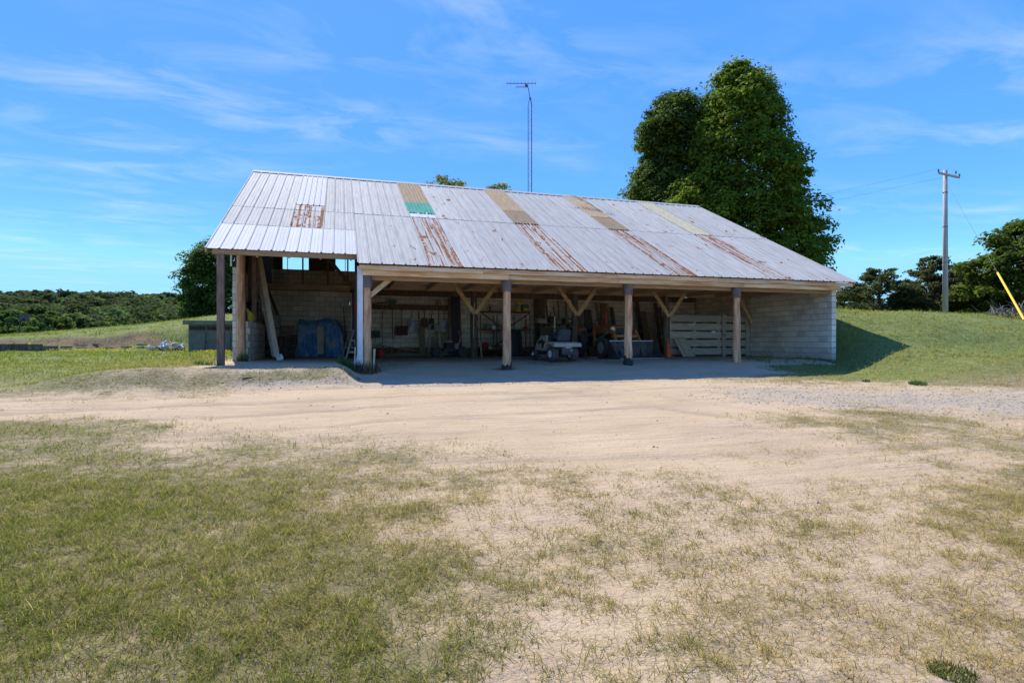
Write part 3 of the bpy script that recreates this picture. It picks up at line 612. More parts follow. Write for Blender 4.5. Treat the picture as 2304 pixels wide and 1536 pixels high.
# log posts on the front line
def logpost(x, y, z0, z1, r, m='log', seed=0):
    b = MB(); rd = random.Random(seed); n = 14; H = 9; vs = []; fs = []; wob = [(rd.uniform(-.012, .012), rd.uniform(-.012, .012)) for _ in range(H + 1)]
    for j in range(H + 1):
        t_ = j / H
        for k in range(n):
            a = 2 * math.pi * k / n; rr = r * (1.12 - .2 * t_) * (1 + .05 * math.sin(3 * a + seed) + rd.uniform(-.03, .03)); vs.append((x + wob[j][0] + rr * math.cos(a), y + wob[j][1] + rr * math.sin(a), z0 + (z1 - z0) * t_))
    for j in range(H):
        for k in range(n): p = j * n + k; q = j * n + (k + 1) % n; fs.append((p, q, q + n, p + n))
    fs.append(tuple(range(H * n, H * n + n))); b.add(vs, fs); return b.build('post', m, barn, smooth=True)
for i, x in enumerate((0.0, 3.96, 7.9, 11.9)):
    z0 = float(zg(x, 0)); p = logpost(x, .0, z0 - .15, 2.37, .118, 'log', i + 1)
    b = MB(); b.lathe([(.145, 2.05 - .05 * i * 0), (.148, 2.37)], 14, Matrix.Translation((x, 0, 0))); b.build('post_sleeve', 'sleeve', p)
    if i in (1, 2):
        b = MB(); vs = []; n = 14
        for j, (rr, zz_) in enumerate(((.15, -.1), (.148, .10), (.14, .2))):
            for k in range(n): a = 2 * math.pi * k / n; vs.append((x + rr * math.cos(a), rr * math.sin(a), z0 + zz_ + (random.uniform(-.12, .10) if j == 2 else 0)))
        b.add(vs, [(j * n + k, j * n + (k + 1) % n, (j + 1) * n + (k + 1) % n, (j + 1) * n + k) for j in range(2) for k in range(n)]); b.build('charred_foot', 'log_dark', p, smooth=True)
b = MB(); z0 = float(zg(-3.66, .45)); b.box((-3.66, .45, (z0 - .1 + 2.86) / 2), (.17, .17, 2.86 - z0 + .1)); b.build('corner_post', 'brownwood', barn, bevel=.006)
logpost(-3.52, 2.72, -.1, zr(2.7) - .2, .125, 'log', 11)
for x in (3.96, 7.94, 11.92):
    logpost(x, 4.3, -.1, zr(4.3) - .1, .11, 'darkwood', int(x * 7))
    for sgn in (-1, 1):
        b = MB(); v0 = (x + sgn * .02, 4.05 if sgn < 0 else 4.045, 1.60); v1 = (x + sgn * .88, 4.05, 2.78); b.bar(v0, v1, .15, .045, up=(0, 1, 0)); b.v = [(p[0], 4.05 + (p[1] - 4.05) * 1 + sgn * .012, p[2]) for p in b.v]; b.build('knee_brace', 'brace', barn, bevel=.003)
for (x, sg, z) in ((.1, 1, 1.85),):
    b = MB(); b.bar((x, .18, z), (x + sg * .75, .18, 2.5), .13, .045, up=(0, 1, 0)); b.build('knee_brace', 'brace', barn, bevel=.003)
b = MB(); b.bar((15.1, 4.0, 2.6), (15.86, 4.0, 1.3), .13, .05, up=(0, 1, 0)); b.build('knee_brace', 'brace', barn)
# white corner strip and partition of upright boards between the two bays
b = MB(); zb = float(zg(-.2, -.1)); b.bx(-.245, -.225, -.11, .10, zb + .16, 2.62); b.bx(-.224, -.10, -.13, -.112, zb + .16, 2.62); b.build('corner_flashing', 'white', barn)
b = MB(); b.prism([(-.33, zb + .1), (-.235, zb + .5), (-.23, zb + .12)], -.06, -.055); b.build('corner_flashing', 'white', barn)
for i in range(26):
    b = MB(); y = .3 + i * .3; b.bx(-.21, -.185, y, y + .285, 0.02, 2.62); b.build('partition_board', 'maroon' if i < 4 else 'darkwood', barn)
# ---- block walls
bl = MB(); bl.box((0, 0, 0), (.392, .19, .189)); BX = bl.mesh('concrete_block', 'block', bevel=.005)
bl = MB(); bl.box((0, 0, 0), (.189, .19, .189)); BH = bl.mesh('concrete_block_half', 'block', bevel=.005)
CH, CLN = .203, .406
def blockwall(nm, a, dirv, length, courses, z0, thick=.19, objs=True, skip=None):
    "a: start of the wall's centre line, dirv: 'x' or 'y'"
    core = MB(); q = thick / 2 - .014; top = z0 + courses * CH - .006
    if dirv == 'x': core.bx(a[0] + .008, a[0] + length - .008, a[1] - q, a[1] + q, z0 - .2, top)
    else: core.bx(a[0] - q, a[0] + q, a[1] + .008, a[1] + length - .008, z0 - .2, top)
    w = core.build(nm, 'mortar', barn); rest = MB()
    for c in range(courses):
        s = 0.0 if c % 2 == 0 else -CLN / 2
        while s < length - .02:
            l0, l1 = max(0, s), min(length, s + CLN); ln = l1 - l0; mid = (l0 + l1) / 2; s += CLN
            if ln < .1: continue
            p = (a[0] + mid, a[1], z0 + (c + .5) * CH) if dirv == 'x' else (a[0], a[1] + mid, z0 + (c + .5) * CH)
            j = random.uniform(-.0035, .0035); p = (p[0] + (j if dirv == 'y' else 0), p[1] + (j if dirv == 'x' else 0), p[2])
            if skip and skip(p): continue
            rz = 0 if dirv == 'x' else R(90)
            if objs:
                o = inst('concrete_block', BX if ln > .3 else BH, w, p, (0, 0, rz))
                if .3 < ln < .39: o.scale = (ln / CLN, 1, 1)
            else: rest.box(p, (ln - .014, .19, .189), rz)
    if rest.v: tag(rest.build('concrete_blocks', 'block', w), 'rows of grey concrete blocks at the back of the shed', kind='stuff')
    return w
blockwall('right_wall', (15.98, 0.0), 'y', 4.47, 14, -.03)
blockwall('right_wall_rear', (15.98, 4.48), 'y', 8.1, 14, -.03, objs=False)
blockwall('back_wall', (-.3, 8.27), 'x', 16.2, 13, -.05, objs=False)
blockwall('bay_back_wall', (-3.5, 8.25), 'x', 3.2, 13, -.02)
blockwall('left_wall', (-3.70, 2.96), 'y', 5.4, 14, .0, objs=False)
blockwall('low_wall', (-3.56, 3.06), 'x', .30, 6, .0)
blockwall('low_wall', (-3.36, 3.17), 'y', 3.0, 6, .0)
b = MB(); b.bx(-3.59, -3.462, 3.165, 6.1, 1.0, 1.14); b.build('ledge_fill', 'mortar', barn)
blockwall('loft_rear_wall', (-4.0, 12.7), 'x', 20.3, 6, 2.75, objs=False)
# wood gables and rear framing
def gable(nm, x, ya, yb, zb, m):
    y = ya
    while y < yb:
        e = min(yb, y + .2); b = MB(); b.prism([(y, zb), (e - .008, zb), (e - .008, zr(e) - .12), (y, zr(y) - .12)], x - .012, x + .012, axis='x'); b.build('gable_board', m, barn); y = e
gable('left_gable', -3.72, 2.96, 12.6, 2.86, 'darkwood'); gable('right_gable', 15.98, .05, 12.6, 2.83, 'darkwood')
rw = MB(); rw.bx(-3.9, 16.1, 12.63, 12.78, 4.75, 5.55); rw.bx(-.0, 16.1, 12.63, 12.78, 3.97, 4.75); rw.bx(-2.1, -.88, 12.63, 12.78, 3.97, 4.75); rw.bx(-3.9, -3.25, 12.63, 12.78, 3.97, 4.75); rear = rw.build('loft_rear_boards', 'darkwood', barn)
for (xa, xb) in ((-3.25, -2.1), (-.88, 0.0)):
    b = MB(); b.bx(xa, xb, 12.69, 12.71, 3.97, 4.0); b.bx((xa + xb) / 2 - .015 if xa > -1 else xa + .2, (xa + xb) / 2 + .015 if xa > -1 else xa + .23, 12.68, 12.72, 3.97, 4.75); b.bx(xa, xb, 12.68, 12.72, 4.73, 4.75); b.build('window_frame', 'brownwood', barn)
for x in (-2.1, -1.15, -.38):
    b = MB(); b.bx(x - .03, x + .03, 8.15, 8.22, 2.85, zr(8.2) - .2); b.build('stud', 'brownwood', barn)
b = MB(); b.bar((-1.1, 8.12, 3.9), (-.25, 8.12, 2.85), .14, .045, up=(0, 1, 0)); b.build('stud_brace', 'brownwood', barn)
b = MB(); b.bx(-3.8, 16, 8.4, 12.6, 2.6, 2.74); b.build('upper_floor', 'darkwood', barn)
b = MB(); b.bx(-3.33, -3.2, 3.5, 3.62, 1.22, 3.9); b.build('stud', 'brownwood', barn)
b = MB(); b.bx(-3.58, -3.45, 4.6, 4.72, 1.22, 4.4); b.build('stud', 'brownwood', barn)
b = MB(); b.bx(-3.595, -3.57, 2.98, 3.5, 2.86, 3.4); b.build('gable_board', 'wood', barn)
b = MB(); b.bx(-3.85, -3.80, 2.9, 2.95, 2.86, 3.9); b.build('corner_flashing', 'white', barn)
b = MB(); b.bar((-3.4, 4.0, 3.6), (-2.95, 7.9, 1.5), .05, .14); b.build('stud_brace', 'darkwood', barn)
# ---------------------------------------------------------------- things in and around the shed
YW = 8.10                                                       # face of the back wall
def wp(px, py, y=8.0): return at(px, py, 'y', y)
def one(name, label, cat, mb, mats, group=None, **kw):
    return tag(mb.build(name, mats, **kw), label, cat, group)
FL = lambda x, y: float(zg(x, y))
# --- left bay: on the low wall
b = MB()
for j, (w, d, z) in enumerate(((.13, .12, 0), (.15, .14, .12), (.14, .13, .28), (.07, .05, .40))): pass
vs_ = []
for j, (r_, z_) in enumerate(((.13, 0), (.15, .06), (.145, .16), (.12, .26), (.075, .33), (.085, .39), (.03, .40))):
    for k in range(12): a_ = k * math.pi / 6; q_ = r_ * (1 + .16 * math.sin(3 * a_ + j) + random.uniform(-.1, .1)); vs_.append((-3.36 + .7 * q_ * math.cos(a_) - .02 * j * (j > 3), 3.45 + 1.2 * q_ * math.sin(a_), 1.22 + z_ + random.uniform(-.012, .012) * (j > 0)))
b.add(vs_, [(j * 12 + k, j * 12 + (k + 1) % 12, j * 12 + 12 + (k + 1) % 12, j * 12 + 12 + k) for j in range(6) for k in range(12)] + [tuple(range(72, 84))])
one('yellow_sack', 'slumped yellow sack on the low block wall', 'sack', b, 'yellow', smooth=True)
t_ = thing('black_bin', 'black plastic bin standing on the low block wall behind the yellow sack', 'bin', (-3.40, 4.2, 1.22))
MB().lathe([(.13, 0), (.17, .6)], 14).build('body', 'black', t_, smooth=True); MB().lathe([(.185, .6), (.185, .64), (.15, .67)], 14).build('lid', 'black', t_)
t_ = thing('white_bucket', 'small white bucket on the low wall beside the yellow sack', 'bucket', (-3.34, 3.78, 1.22)); MB().lathe([(.07, 0), (.09, .2)], 12).build('body', 'white', t_, smooth=True); MB().tube([(-.09, 0, .2), (-.06, 0, .29), (.06, 0, .29), (.09, 0, .2)], .005, 6).build('handle', 'steel', t_)
t_ = thing('broom', 'pale-handled broom standing head up on the low block wall', 'broom', (-3.30, 3.62, 1.22)); MB().tube([(0, 0, 0), (.03, .03, .88)], .014, 8).build('handle', 'pale_ply', t_); MB().box((.03, .03, .93), (.05, .09, .12)).build('head', 'black', t_)
# leaning planks
b = MB(); b.bar(at(624, 804, 'y', 3.5), at(583, 574, 'y', 4.4), .16, .045, up=(0, -1, 0)); one('leaning_plank', 'long pale plank leaning against the left bay framing', 'plank', b, 'pale_ply', bevel=.003)
b = MB(); b.bar(at(617, 802, 'y', 3.75), at(577, 585, 'y', 4.6), .14, .04, up=(0, -1, 0)); one('leaning_plank', 'darker grey plank leaning behind the long pale plank', 'plank', b, 'greywood', bevel=.003)
b = MB(); b.prism([(-.08, 0), (.09, 0), (.12, .08), (.06, .2), (.0, .17), (-.05, .24), (-.09, .1)], -.03, .03, Matrix.Translation((at(629, 800, 'y', 3.52).x, 3.52, .01))); one('white_bag', 'crumpled white plastic bag at the foot of the pale plank', 'bag', b, 'white')
t_ = thing('barrel', 'grey-brown barrel standing on a crate behind the leaning planks', 'barrel', (at(616, 800, 'y', 6.9).x, 6.9, .78)); MB().lathe([(.2, 0), (.235, .1), (.235, .75), (.25, .76), (.25, .80), (.2, .81)], 16).build('body', 'greywood', t_, smooth=True); MB().lathe([(.242, .3), (.242, .33)], 16).build('hoop', 'darksteel', t_)
t_ = thing('crate', 'dark slatted crate under the grey-brown barrel', 'crate', (at(616, 800, 'y', 6.9).x, 6.9, 0))
for k in range(4): MB().box((0, -.33 if k % 2 else .33, .2 + .19 * (k // 2) * 2), (.68, .02, .16)).build('slat', 'darkwood', t_)
MB().box((0, 0, .76), (.7, .7, .03)).build('top', 'darkwood', t_)
for sx_ in (-.31, .31):
    for sy_ in (-.3, .3): MB().box((sx_, sy_, .375), (.05, .05, .75)).build('corner_post', 'darkwood', t_)
t_ = thing('boarded_hatch', 'brown boarded panel leaning on the back wall left of the tarp', 'panel', (at(638, 800, 'y', 7.5).x, 7.5, 0))
for k in range(5): MB().bar((-.28 + k * .14, 0, .02), (-.28 + k * .14, .35, 1.22), .13, .025, up=(0, -1, 0)).build('board', 'plywood', t_)
MB().bar((-.33, .235, .95), (.33, .235, .95), .03, .09).build('batten', 'plywood', t_)
for k, lab in enumerate(('lowest of three dark crates stacked left of the tarp', 'middle of three dark crates stacked left of the tarp', 'topmost of three dark crates stacked left of the tarp')):
    t_ = thing('slatted_crate', lab, 'crate', (at(660, 800, 'y', 7.3).x, 7.3, .01 + k * .285), 0, 'crates stacked beside the tarp')
    for q in range(3): MB().box((0, -.2, .05 + q * .09), (.34, .018, .07)).build('slat', 'darkwood', t_)
    for q in range(2): MB().box((-.16 + q * .32, 0, .14), (.018, .39, .26)).build('side', 'darkwood', t_)
    MB().box((0, 0, .012), (.34, .4, .02)).build('floor', 'darkwood', t_)
# blue tarp over something bulky
def tarp():
    nx_, nz_ = 46, 30; vs = []; fs = []
    xa, xb = at(672, 780, 'y', 6.75).x, at(771, 780, 'y', 6.75).x
    for j in range(nz_ + 1):
        tz = j / nz_
        for i in range(nx_ + 1):
            tx = i / nx_; sag = .05 * math.sin(tx * 3.14) * (tz > .9); flare = (1 - tz) * .13
            x = xa - flare + (xb - xa + flare * 1.6) * tx; h = 1.52 - .10 * abs(math.sin(tx * 4.2 + .4)) - (.30 * max(0, tx - .86) / .14)
            z = .01 + h * (tz if tz < .86 else .86 + (tz - .86) * .9)
            fold = .055 * math.sin(tx * 31 + 3 * math.sin(tz * 3)) * (1 - tz) ** .6 + .03 * math.sin(tx * 67 + tz * 6) * (1 - tz * .7) + .05 * (vnoise(tx * 9, tz * 7, 4) - .5)
            y = 6.75 + fold + .32 * max(0, (tz - .86) / .14) ** 1 + .10 * tz
            vs.append((x, y, z))
    n = nx_ + 1
    fs = [(j * n + i, j * n + i + 1, (j + 1) * n + i + 1, (j + 1) * n + i) for j in range(nz_) for i in range(nx_)]
    o0 = len(vs); back = []
    for i in range(n): v = vs[nz_ * n + i]; vs.append((v[0], 7.55, v[2] + .01))
    fs += [(nz_ * n + i, nz_ * n + i + 1, o0 + i + 1, o0 + i) for i in range(n - 1)]
    b = MB(); b.add(vs, fs); return b
o = one('blue_tarp', 'wrinkled blue tarpaulin draped over a bulky load against the back wall', 'tarp', tarp(), 'tarp', smooth=True); q = o.modifiers.new('t', 'SOLIDIFY'); q.thickness = .004
t_ = thing('covered_crate', 'bulky wooden crate hidden under the blue tarpaulin', 'crate', (at(722, 780, 'y', 7.0).x, 7.25, 0)); MB().bx(-.55, .5, -.22, .3, .0, 1.36).build('body', 'plywood', t_)
b = MB(); b.bar(at(721, 797, 'y', 6.45), at(721, 734, 'y', 6.66), .23, .02, up=(0, -1, 0)); one('plywood_strip', 'narrow upright plywood board propped against the blue tarp', 'board', b, 'pale_ply')
t_ = thing('leaning_rake', 'rake with a reddish handle leaning on the back wall right of the tarp', 'rake', (at(781, 790, 'y', 7.4).x, 7.4, 0)); MB().tube([(0, 0, .04), (-.14, .62, 2.0)], .02, 8).build('handle', 'orange', t_); MB().box((0, 0, .03), (.3, .04, .05)).build('head', 'darksteel', t_)
def sawhorse(label, x, y, z, s=1.0, rz=0):
    t_ = thing('sawhorse', label, 'sawhorse', (x, y, z), rz, 'sawhorses beside the partition')
    MB().box((0, 0, .72 * s), (.20, .8 * s, .05)).build('top', 'greywood', t_)
    for a in (-1, 1):
        for q in (-.3, .3): MB().bar((a * .24 * s, q * s + .06 * (1 if q > 0 else -1), 0), (a * .06, q * s, .70 * s), .07, .03).build('leg', 'greywood', t_)
        MB().bar((-.17 * s, a * .33 * s, .28 * s), (.17 * s, a * .33 * s, .28 * s), .02, .07).build('brace', 'greywood', t_)
sawhorse('larger grey wooden sawhorse beside the partition', at(795, 790, 'y', 5.2).x, 5.2, .0, 1.38, R(8)); sawhorse('smaller sawhorse standing in front of the larger one', at(794, 790, 'y', 4.1).x, 4.1, .0, .88, R(-4))
b = MB(); b.box((-.235, 2.2, 1.62), (.02, .5, .42)); one('red_board', 'red panel hung on the partition behind the white corner strip', 'panel', b, 'red')
# --- tool wall
rail = MB(); a0, a1 = wp(838, 681, 8.05), wp(1010, 692, 8.05); rail.bx(a0.x, a1.x, 8.06, 8.155, 1.93, 2.15); one('tool_rail', 'dark board on the back wall with tools hung along it', 'rail', rail, 'brownwood')
def handle(t_, x, z0, z1, m='plywood', r=.017, y=8.0): MB().tube([(x, y, z0), (x, y, z1)], r, 8).build('handle', m, t_)
def dgrip(t_, x, z, m='black', y=8.0): MB().tube([(x, y, z), (x - .06, y, z + .06), (x - .055, y, z + .13), (x + .055, y, z + .13), (x + .06, y, z + .06), (x, y, z)], .013, 6).build('grip', m, t_)
def blade(t_, x, zt, zb, w, m, rounded=True, y=8.0, nm='blade'):
    b = MB(); H = zt - zb; prof = []
    pts = [(-.18, 0), (-.5, -.12), (-.52, -.7), (-.3 if rounded else -.52, -.92 if rounded else -1), (0, -1), (.3 if rounded else .52, -.92 if rounded else -1), (.52, -.7), (.5, -.12), (.18, 0)]
    vs = [(x + p * w, y - .015 + .05 * (1 - (2 * p) ** 2) * -1 * .0 + .06 * abs(p), zt + q * H) for p, q in pts] + [(x, y - .05, zt - H * .5)]
    b.add(vs, [(i, (i + 1) % len(pts), len(pts)) for i in range(len(pts))]); o = b.build(nm, m, t_); q = o.modifiers.new('t', 'SOLIDIFY'); q.thickness = .006
def tool(name, label, cat): return thing(name, label, cat)
def P(px, py): p = wp(px, py); return p.x, p.z
t_ = tool('push_broom', 'long-handled push broom hung head up, leftmost on the tool rail', 'broom'); x, z = P(861, 686); handle(t_, x, P(0, 775)[1], z); MB().box((x, 8.0, z + .03), (.48, .06, .06)).build('head', 'plywood', t_); MB().box((x, 8.0, z + .085), (.46, .05, .05)).build('bristles', 'darkwood', t_)
t_ = tool('leaf_rake', 'leaf rake with a green fan head hung head up on the rail', 'rake'); x, z = P(883, 691); handle(t_, x, P(0, 762)[1], z, 'black', .013)
for k in range(11):
    a = (k - 5) * .115; MB().bar((x, 7.99, z - .02), (x + math.sin(a) * .36, 7.97, z + math.cos(a) * .33), .028, .008, up=(0, -1, 0)).build('tine', 'green', t_)
t_ = tool('snow_shovel', 'snow shovel with a wide dark red blade on the tool rail', 'shovel'); x, z = P(904, 733); handle(t_, x, z, P(0, 686)[1], 'darkwood'); dgrip(t_, x, P(0, 686)[1]); b = MB(); z1 = P(0, 751)[1]; b.bx(x - .24, x + .24, 7.94, 7.965, z1, z); b.bx(x - .24, x + .24, 7.965, 8.02, z - .02, z); b.build('blade', 'maroon', t_)
t_ = tool('scoop_shovel', 'shiny aluminium scoop shovel right of the dark red snow shovel', 'shovel'); x, z = P(927, 715); handle(t_, x, z, P(0, 690)[1], 'plywood'); dgrip(t_, x, P(0, 690)[1], 'darkwood'); blade(t_, x, z, P(0, 740)[1], .36, 'steel', False)
t_ = tool('garden_fork', 'many-tined fork hung between scoop shovel and round shovel', 'fork'); x, z = P(942, 722); handle(t_, x, z, P(0, 690)[1], 'black'); dgrip(t_, x, P(0, 690)[1]); MB().box((x, 7.98, z), (.36, .02, .02)).build('crossbar', 'darksteel', t_)
for k in range(8): MB().tube([(x - .17 + k * .0486, 7.975, z), (x - .17 + k * .0486, 7.96, P(0, 741)[1])], .006, 5).build('tine', 'darksteel', t_)
t_ = tool('round_shovel', 'round dark shovel hung right of the fork', 'shovel'); x, z = P(955, 714); handle(t_, x, z, P(0, 690)[1], 'black'); dgrip(t_, x, P(0, 690)[1]); blade(t_, x, z, P(0, 731)[1], .27, 'rust')
t_ = tool('long_spade', 'black-handled spade hung left of the upturned tan shovel', 'spade'); x, z = P(971, 715); handle(t_, x, z, P(0, 694)[1], 'black'); dgrip(t_, x, P(0, 694)[1]); blade(t_, x, z, P(0, 737)[1], .2, 'darksteel', False)
t_ = tool('upturned_shovel', 'upturned shovel with a tan blade above the tool rail', 'shovel'); x, z = P(987, 687); handle(t_, x, P(0, 738)[1], z, 'darkwood'); blade(t_, x, z, z + .24, .25, 'plywood')
t_ = tool('grain_scoop', 'silver grain scoop hung rightmost on the tool rail', 'scoop'); x, z = P(999, 722); handle(t_, x, z, P(0, 692)[1], 'darkwood'); dgrip(t_, x, P(0, 692)[1], 'darkwood'); blade(t_, x, z, P(0, 746)[1], .34, 'steel', False)
b = MB(); p, q = wp(895, 720, 7.9), wp(879, 777, 7.3); b.tube([(q.x, 7.4, 0.02), (p.x, 8.05, p.z)], .012, 6); one('leaning_rod', 'thin grey rod leaning on the block wall below the leaf rake', 'rod', b, 'steel')
t_ = thing('wall_bin', 'dark wall-hung tray with tools right of the first log post', 'tray'); x, z = P(846, 760); MB().bx(x - .16, x + .16, 7.9, 8.12, z, z + .3).build('body', 'darksteel', t_); MB().tube([(x - .05, 7.93, z + .25), (x - .02, 7.93, z + .42)], .012, 6).build('handle', 'plywood', t_)
t_ = thing('petrol_can', 'red petrol can on the floor just behind the first log post', 'can', (.72, 5.2, 0)); MB().lathe([(.13, 0), (.155, .04), (.155, .27), (.09, .36), (.05, .37)], 14).build('body', 'red', t_, smooth=True); MB().tube([(.03, 0, .36), (.12, 0, .44)], .018, 8).build('spout', 'black', t_)
# lumber on the floor
for k, (xa, ya, xb, yb, zt, w) in enumerate(((.75, 7.3, 3.0, 7.55, .03, .14), (.95, 7.1, 3.05, 7.2, .03, .14), (.9, 7.45, 2.7, 7.3, .075, .14), (1.2, 7.2, 3.1, 7.35, .12, .12), (.7, 7.75, 2.4, 7.4, .2, .2))):
    b = MB(); z1 = zt + (.28 if k == 4 else 0); b.bar((xa, ya, z1), (xb, yb, zt), w, .04); one('lumber_board', ['longest board at the bottom of the lumber pile', 'front board on the floor below the tools', 'second board from the top of the lumber pile', 'short pale board on top of the lumber pile', 'grey board slanting down across the lumber pile'][k], 'board', b, 'plywood' if k != 4 else 'greywood', 'loose boards on the floor below the tools')
t_ = thing('stepladder', 'wooden stepladder standing in front of the tool wall', 'stepladder', (2.95, 6.9, 0))
for sg in (-1, 1): MB().bar((sg * .24, -.12, 0), (sg * .17, .05, 1.28), .06, .03).build('rail', 'greywood', t_); MB().tube([(sg * .23, .45, 0), (sg * .18, .06, 1.24)], .014, 6).build('rear_leg', 'greywood', t_)
for k in range(4): z = .22 + k * .28; MB().box((0, -.11 + .13 * z, z), (.46 - .1 * z, .1, .022)).build('tread', 'greywood', t_)
MB().box((0, .05, 1.29), (.46, .22, .03)).build('top', 'greywood', t_); MB().bar((-.22, .42, .15), (.18, .2, .85), .02, .03).build('brace', 'steel', t_); MB().bar((.22, .42, .15), (-.18, .2, .85), .02, .03).build('brace', 'steel', t_)
b = MB(); b.bar((2.55, 7.5, .02), (2.6, 8.0, 1.15), .24, .04, up=(0, -1, 0)); one('standing_board', 'short wide board standing left of the stepladder', 'board', b, 'plywood')
b = MB(); b.bar((3.45, 7.6, .02), (3.42, 8.0, 1.05), .45, .02, up=(0, -1, 0)); one('plywood_sheet', 'brown plywood offcut standing right of the stepladder', 'board', b, 'plywood')
for k, (px_, wd, m) in enumerate(((1013, .10, 'brownwood'), (1036, .09, 'brownwood'))):
    p = wp(px_, 670, 7.7); b = MB(); b.bar((p.x, 7.55, .02), (p.x, 8.0, p.z), wd, .05, up=(0, -1, 0)); one('upright_plank', ['brown plank standing left of the black door', 'brown plank standing right of the black door'][k], 'plank', b, m)
p = wp(1024, 668, 7.9); t_ = thing('black_door', 'tall narrow black door leaning on the back wall', 'door', (p.x, 7.86, 0)); MB().box((0, 0, p.z / 2), (.37, .05, p.z)).build('panel', 'black', t_); MB().box((.13, -.04, 1.0), (.03, .04, .1)).build('handle', 'steel', t_)
# walk-behind tiller
t_ = thing('garden_tiller', 'old walk-behind tiller with engine and two spoked wheels', 'tiller', (3.35, 5.9, 0), R(10))
for sx_ in (-.48, .58):
    w = MB().lathe([(.10, -.04), (.2, -.05), (.21, 0), (.2, .05), (.10, .04)], 18, Matrix.Translation((sx_, 0, .21)) @ Matrix.Rotation(R(90), 4, 'X')).build('wheel', 'rubber', t_, smooth=True); MB().lathe(*[[(.1, -.03), (.1, .03)], 14, Matrix.Translation((sx_, 0, .21)) @ Matrix.Rotation(R(90), 4, 'X')]).build('rim', 'steel', w)
MB().box((0, 0, .28), (.5, .3, .12)).build('chassis', 'darksteel', t_); MB().box((-.02, 0, .45), (.3, .28, .22)).build('engine', 'black', t_, bevel=.02); MB().lathe([(.15, .56), (.16, .6), (.1, .65)], 14).build('air_cover', 'greywood', t_, smooth=True); MB().box((.28, -.05, .42), (.18, .2, .2)).build('fuel_tank', 'greywood', t_, bevel=.03)
for sg in (-.12, .12): MB().tube([(.3, sg, .3), (.42, sg, .7), (.55, sg * 2, 1.05)], .016, 8).build('handlebar', 'red' if sg > 0 else 'steel', t_)
# hanging handle and leaning pole at the first inner post
p0, p1 = at(1068, 686, 'y', 3.98), at(1066, 760, 'y', 3.98); t_ = thing('hanging_handle', 'long pale tool handle hanging from the first knee-brace joint', 'handle'); MB().tube([p1, (p1.x - .01, 3.98, (p0.z + p1.z) / 2), (p0.x, 3.98, p0.z)], [.014, .016, .016], 8).build('shaft', 'pale_ply', t_); MB().tube([p0, (p0.x, 3.985, p0.z + .08)], .02, 8).build('ferrule', 'steel', t_)
b = MB(); p0, p1 = at(1074, 722, 'y', 4.4), at(1083, 794, 'y', 4.0); b.tube([(p1.x, 3.9, .02), (p0.x, 4.42, p0.z)], .017, 8); one('leaning_pole', 'straight pale pole leaning beside the first inner post', 'pole', b, 'pale_ply')
# steel shelving
SY = 7.45; xa, xb = wp(1078, 700, SY).x, wp(1188, 700, SY).x; zs = [wp(1130, q, SY).z for q in (786, 741, 701)]
shelf = thing('steel_shelf', 'rusty brown steel shelving unit with three loaded shelves', 'shelf', ((xa + xb) / 2, SY, 0)); hw = (xb - xa) / 2
for sx_ in (-hw, -hw * .35, hw * .35, hw):
    for yy in (-.25, .3): MB().box((sx_, yy, .86), (.035, .035, 1.72)).build('upright', 'rust', shelf)
for z in zs: MB().box((0, .02, z - .02), (2 * hw + .06, .62, .04)).build('shelf_board', 'rust', shelf)
MB().bar((-hw, -.28, zs[2] - .05), (-.05, -.28, zs[1]), .03, .05).build('brace', 'rust', shelf); MB().bar((hw, -.28, zs[2] - .05), (.15, -.28, zs[1] + .1), .03, .05).build('brace', 'rust', shelf); MB().bar((-hw * .5, -.28, zs[0] + .1), (hw * .4, -.28, zs[1] - .05), .03, .05).build('brace', 'rust', shelf)
def on(px, k, dy=0): return (wp(px, 700, SY + dy).x, SY + dy, zs[k] + .002)
t_ = thing('desk_fan', 'dark round fan on the top shelf', 'fan', on(1102, 2)); MB().lathe([(.09, 0), (.09, .02), (.02, .03), (.02, .1)], 12).build('base', 'black', t_); MB().tube([(.12 * math.cos(a), -.03, .17 + .12 * math.sin(a)) for a in np.linspace(0, 6.28, 17)], .01, 6).build('cage', 'darksteel', t_); MB().box((0, 0, .17), (.08, .1, .08)).build('motor', 'black', t_)
for k in range(4): MB().bar((0, -.03, .17), (.11 * math.cos(k * 1.57 + .5), -.035, .17 + .11 * math.sin(k * 1.57 + .5)), .05, .006).build('vane', 'darksteel', t_)
t_ = thing('bench_drill', 'yellow bench drill press on the top shelf', 'drill', on(1166, 2)); MB().box((0, 0, .02), (.26, .22, .04)).build('base', 'yellow', t_); MB().lathe([(.1, .04), (.06, .22), (.06, .3)], 12).build('column', 'yellow', t_, smooth=True); MB().box((0, -.03, .37), (.24, .28, .13)).build('head', 'yellow', t_, bevel=.02); MB().tube([(0, -.14, .3), (0, -.14, .2)], .02, 8).build('chuck', 'steel', t_)
t_ = thing('machine_box', 'green and yellow machine casing right of the bench drill', 'machine', on(1180, 2)); MB().box((.02, 0, .16), (.26, .3, .32)).build('body', 'green', t_, bevel=.01); MB().box((.02, -.155, .1), (.2, .01, .1)).build('plate', 'yellow', t_)
t_ = thing('circular_saw', 'yellow power saw on the middle shelf', 'saw', on(1109, 1)); MB().box((0, 0, .06), (.2, .16, .1)).build('body', 'yellow', t_, bevel=.03); MB().lathe([(.09, -.01), (.09, .01)], 16, Matrix.Translation((.03, -.09, .085)) @ Matrix.Rotation(R(90), 4, 'X')).build('saw_disc', 'steel', t_); MB().tube([(-.08, 0, .1), (-.05, 0, .17), (.05, 0, .16)], .018, 8).build('handle', 'black', t_)
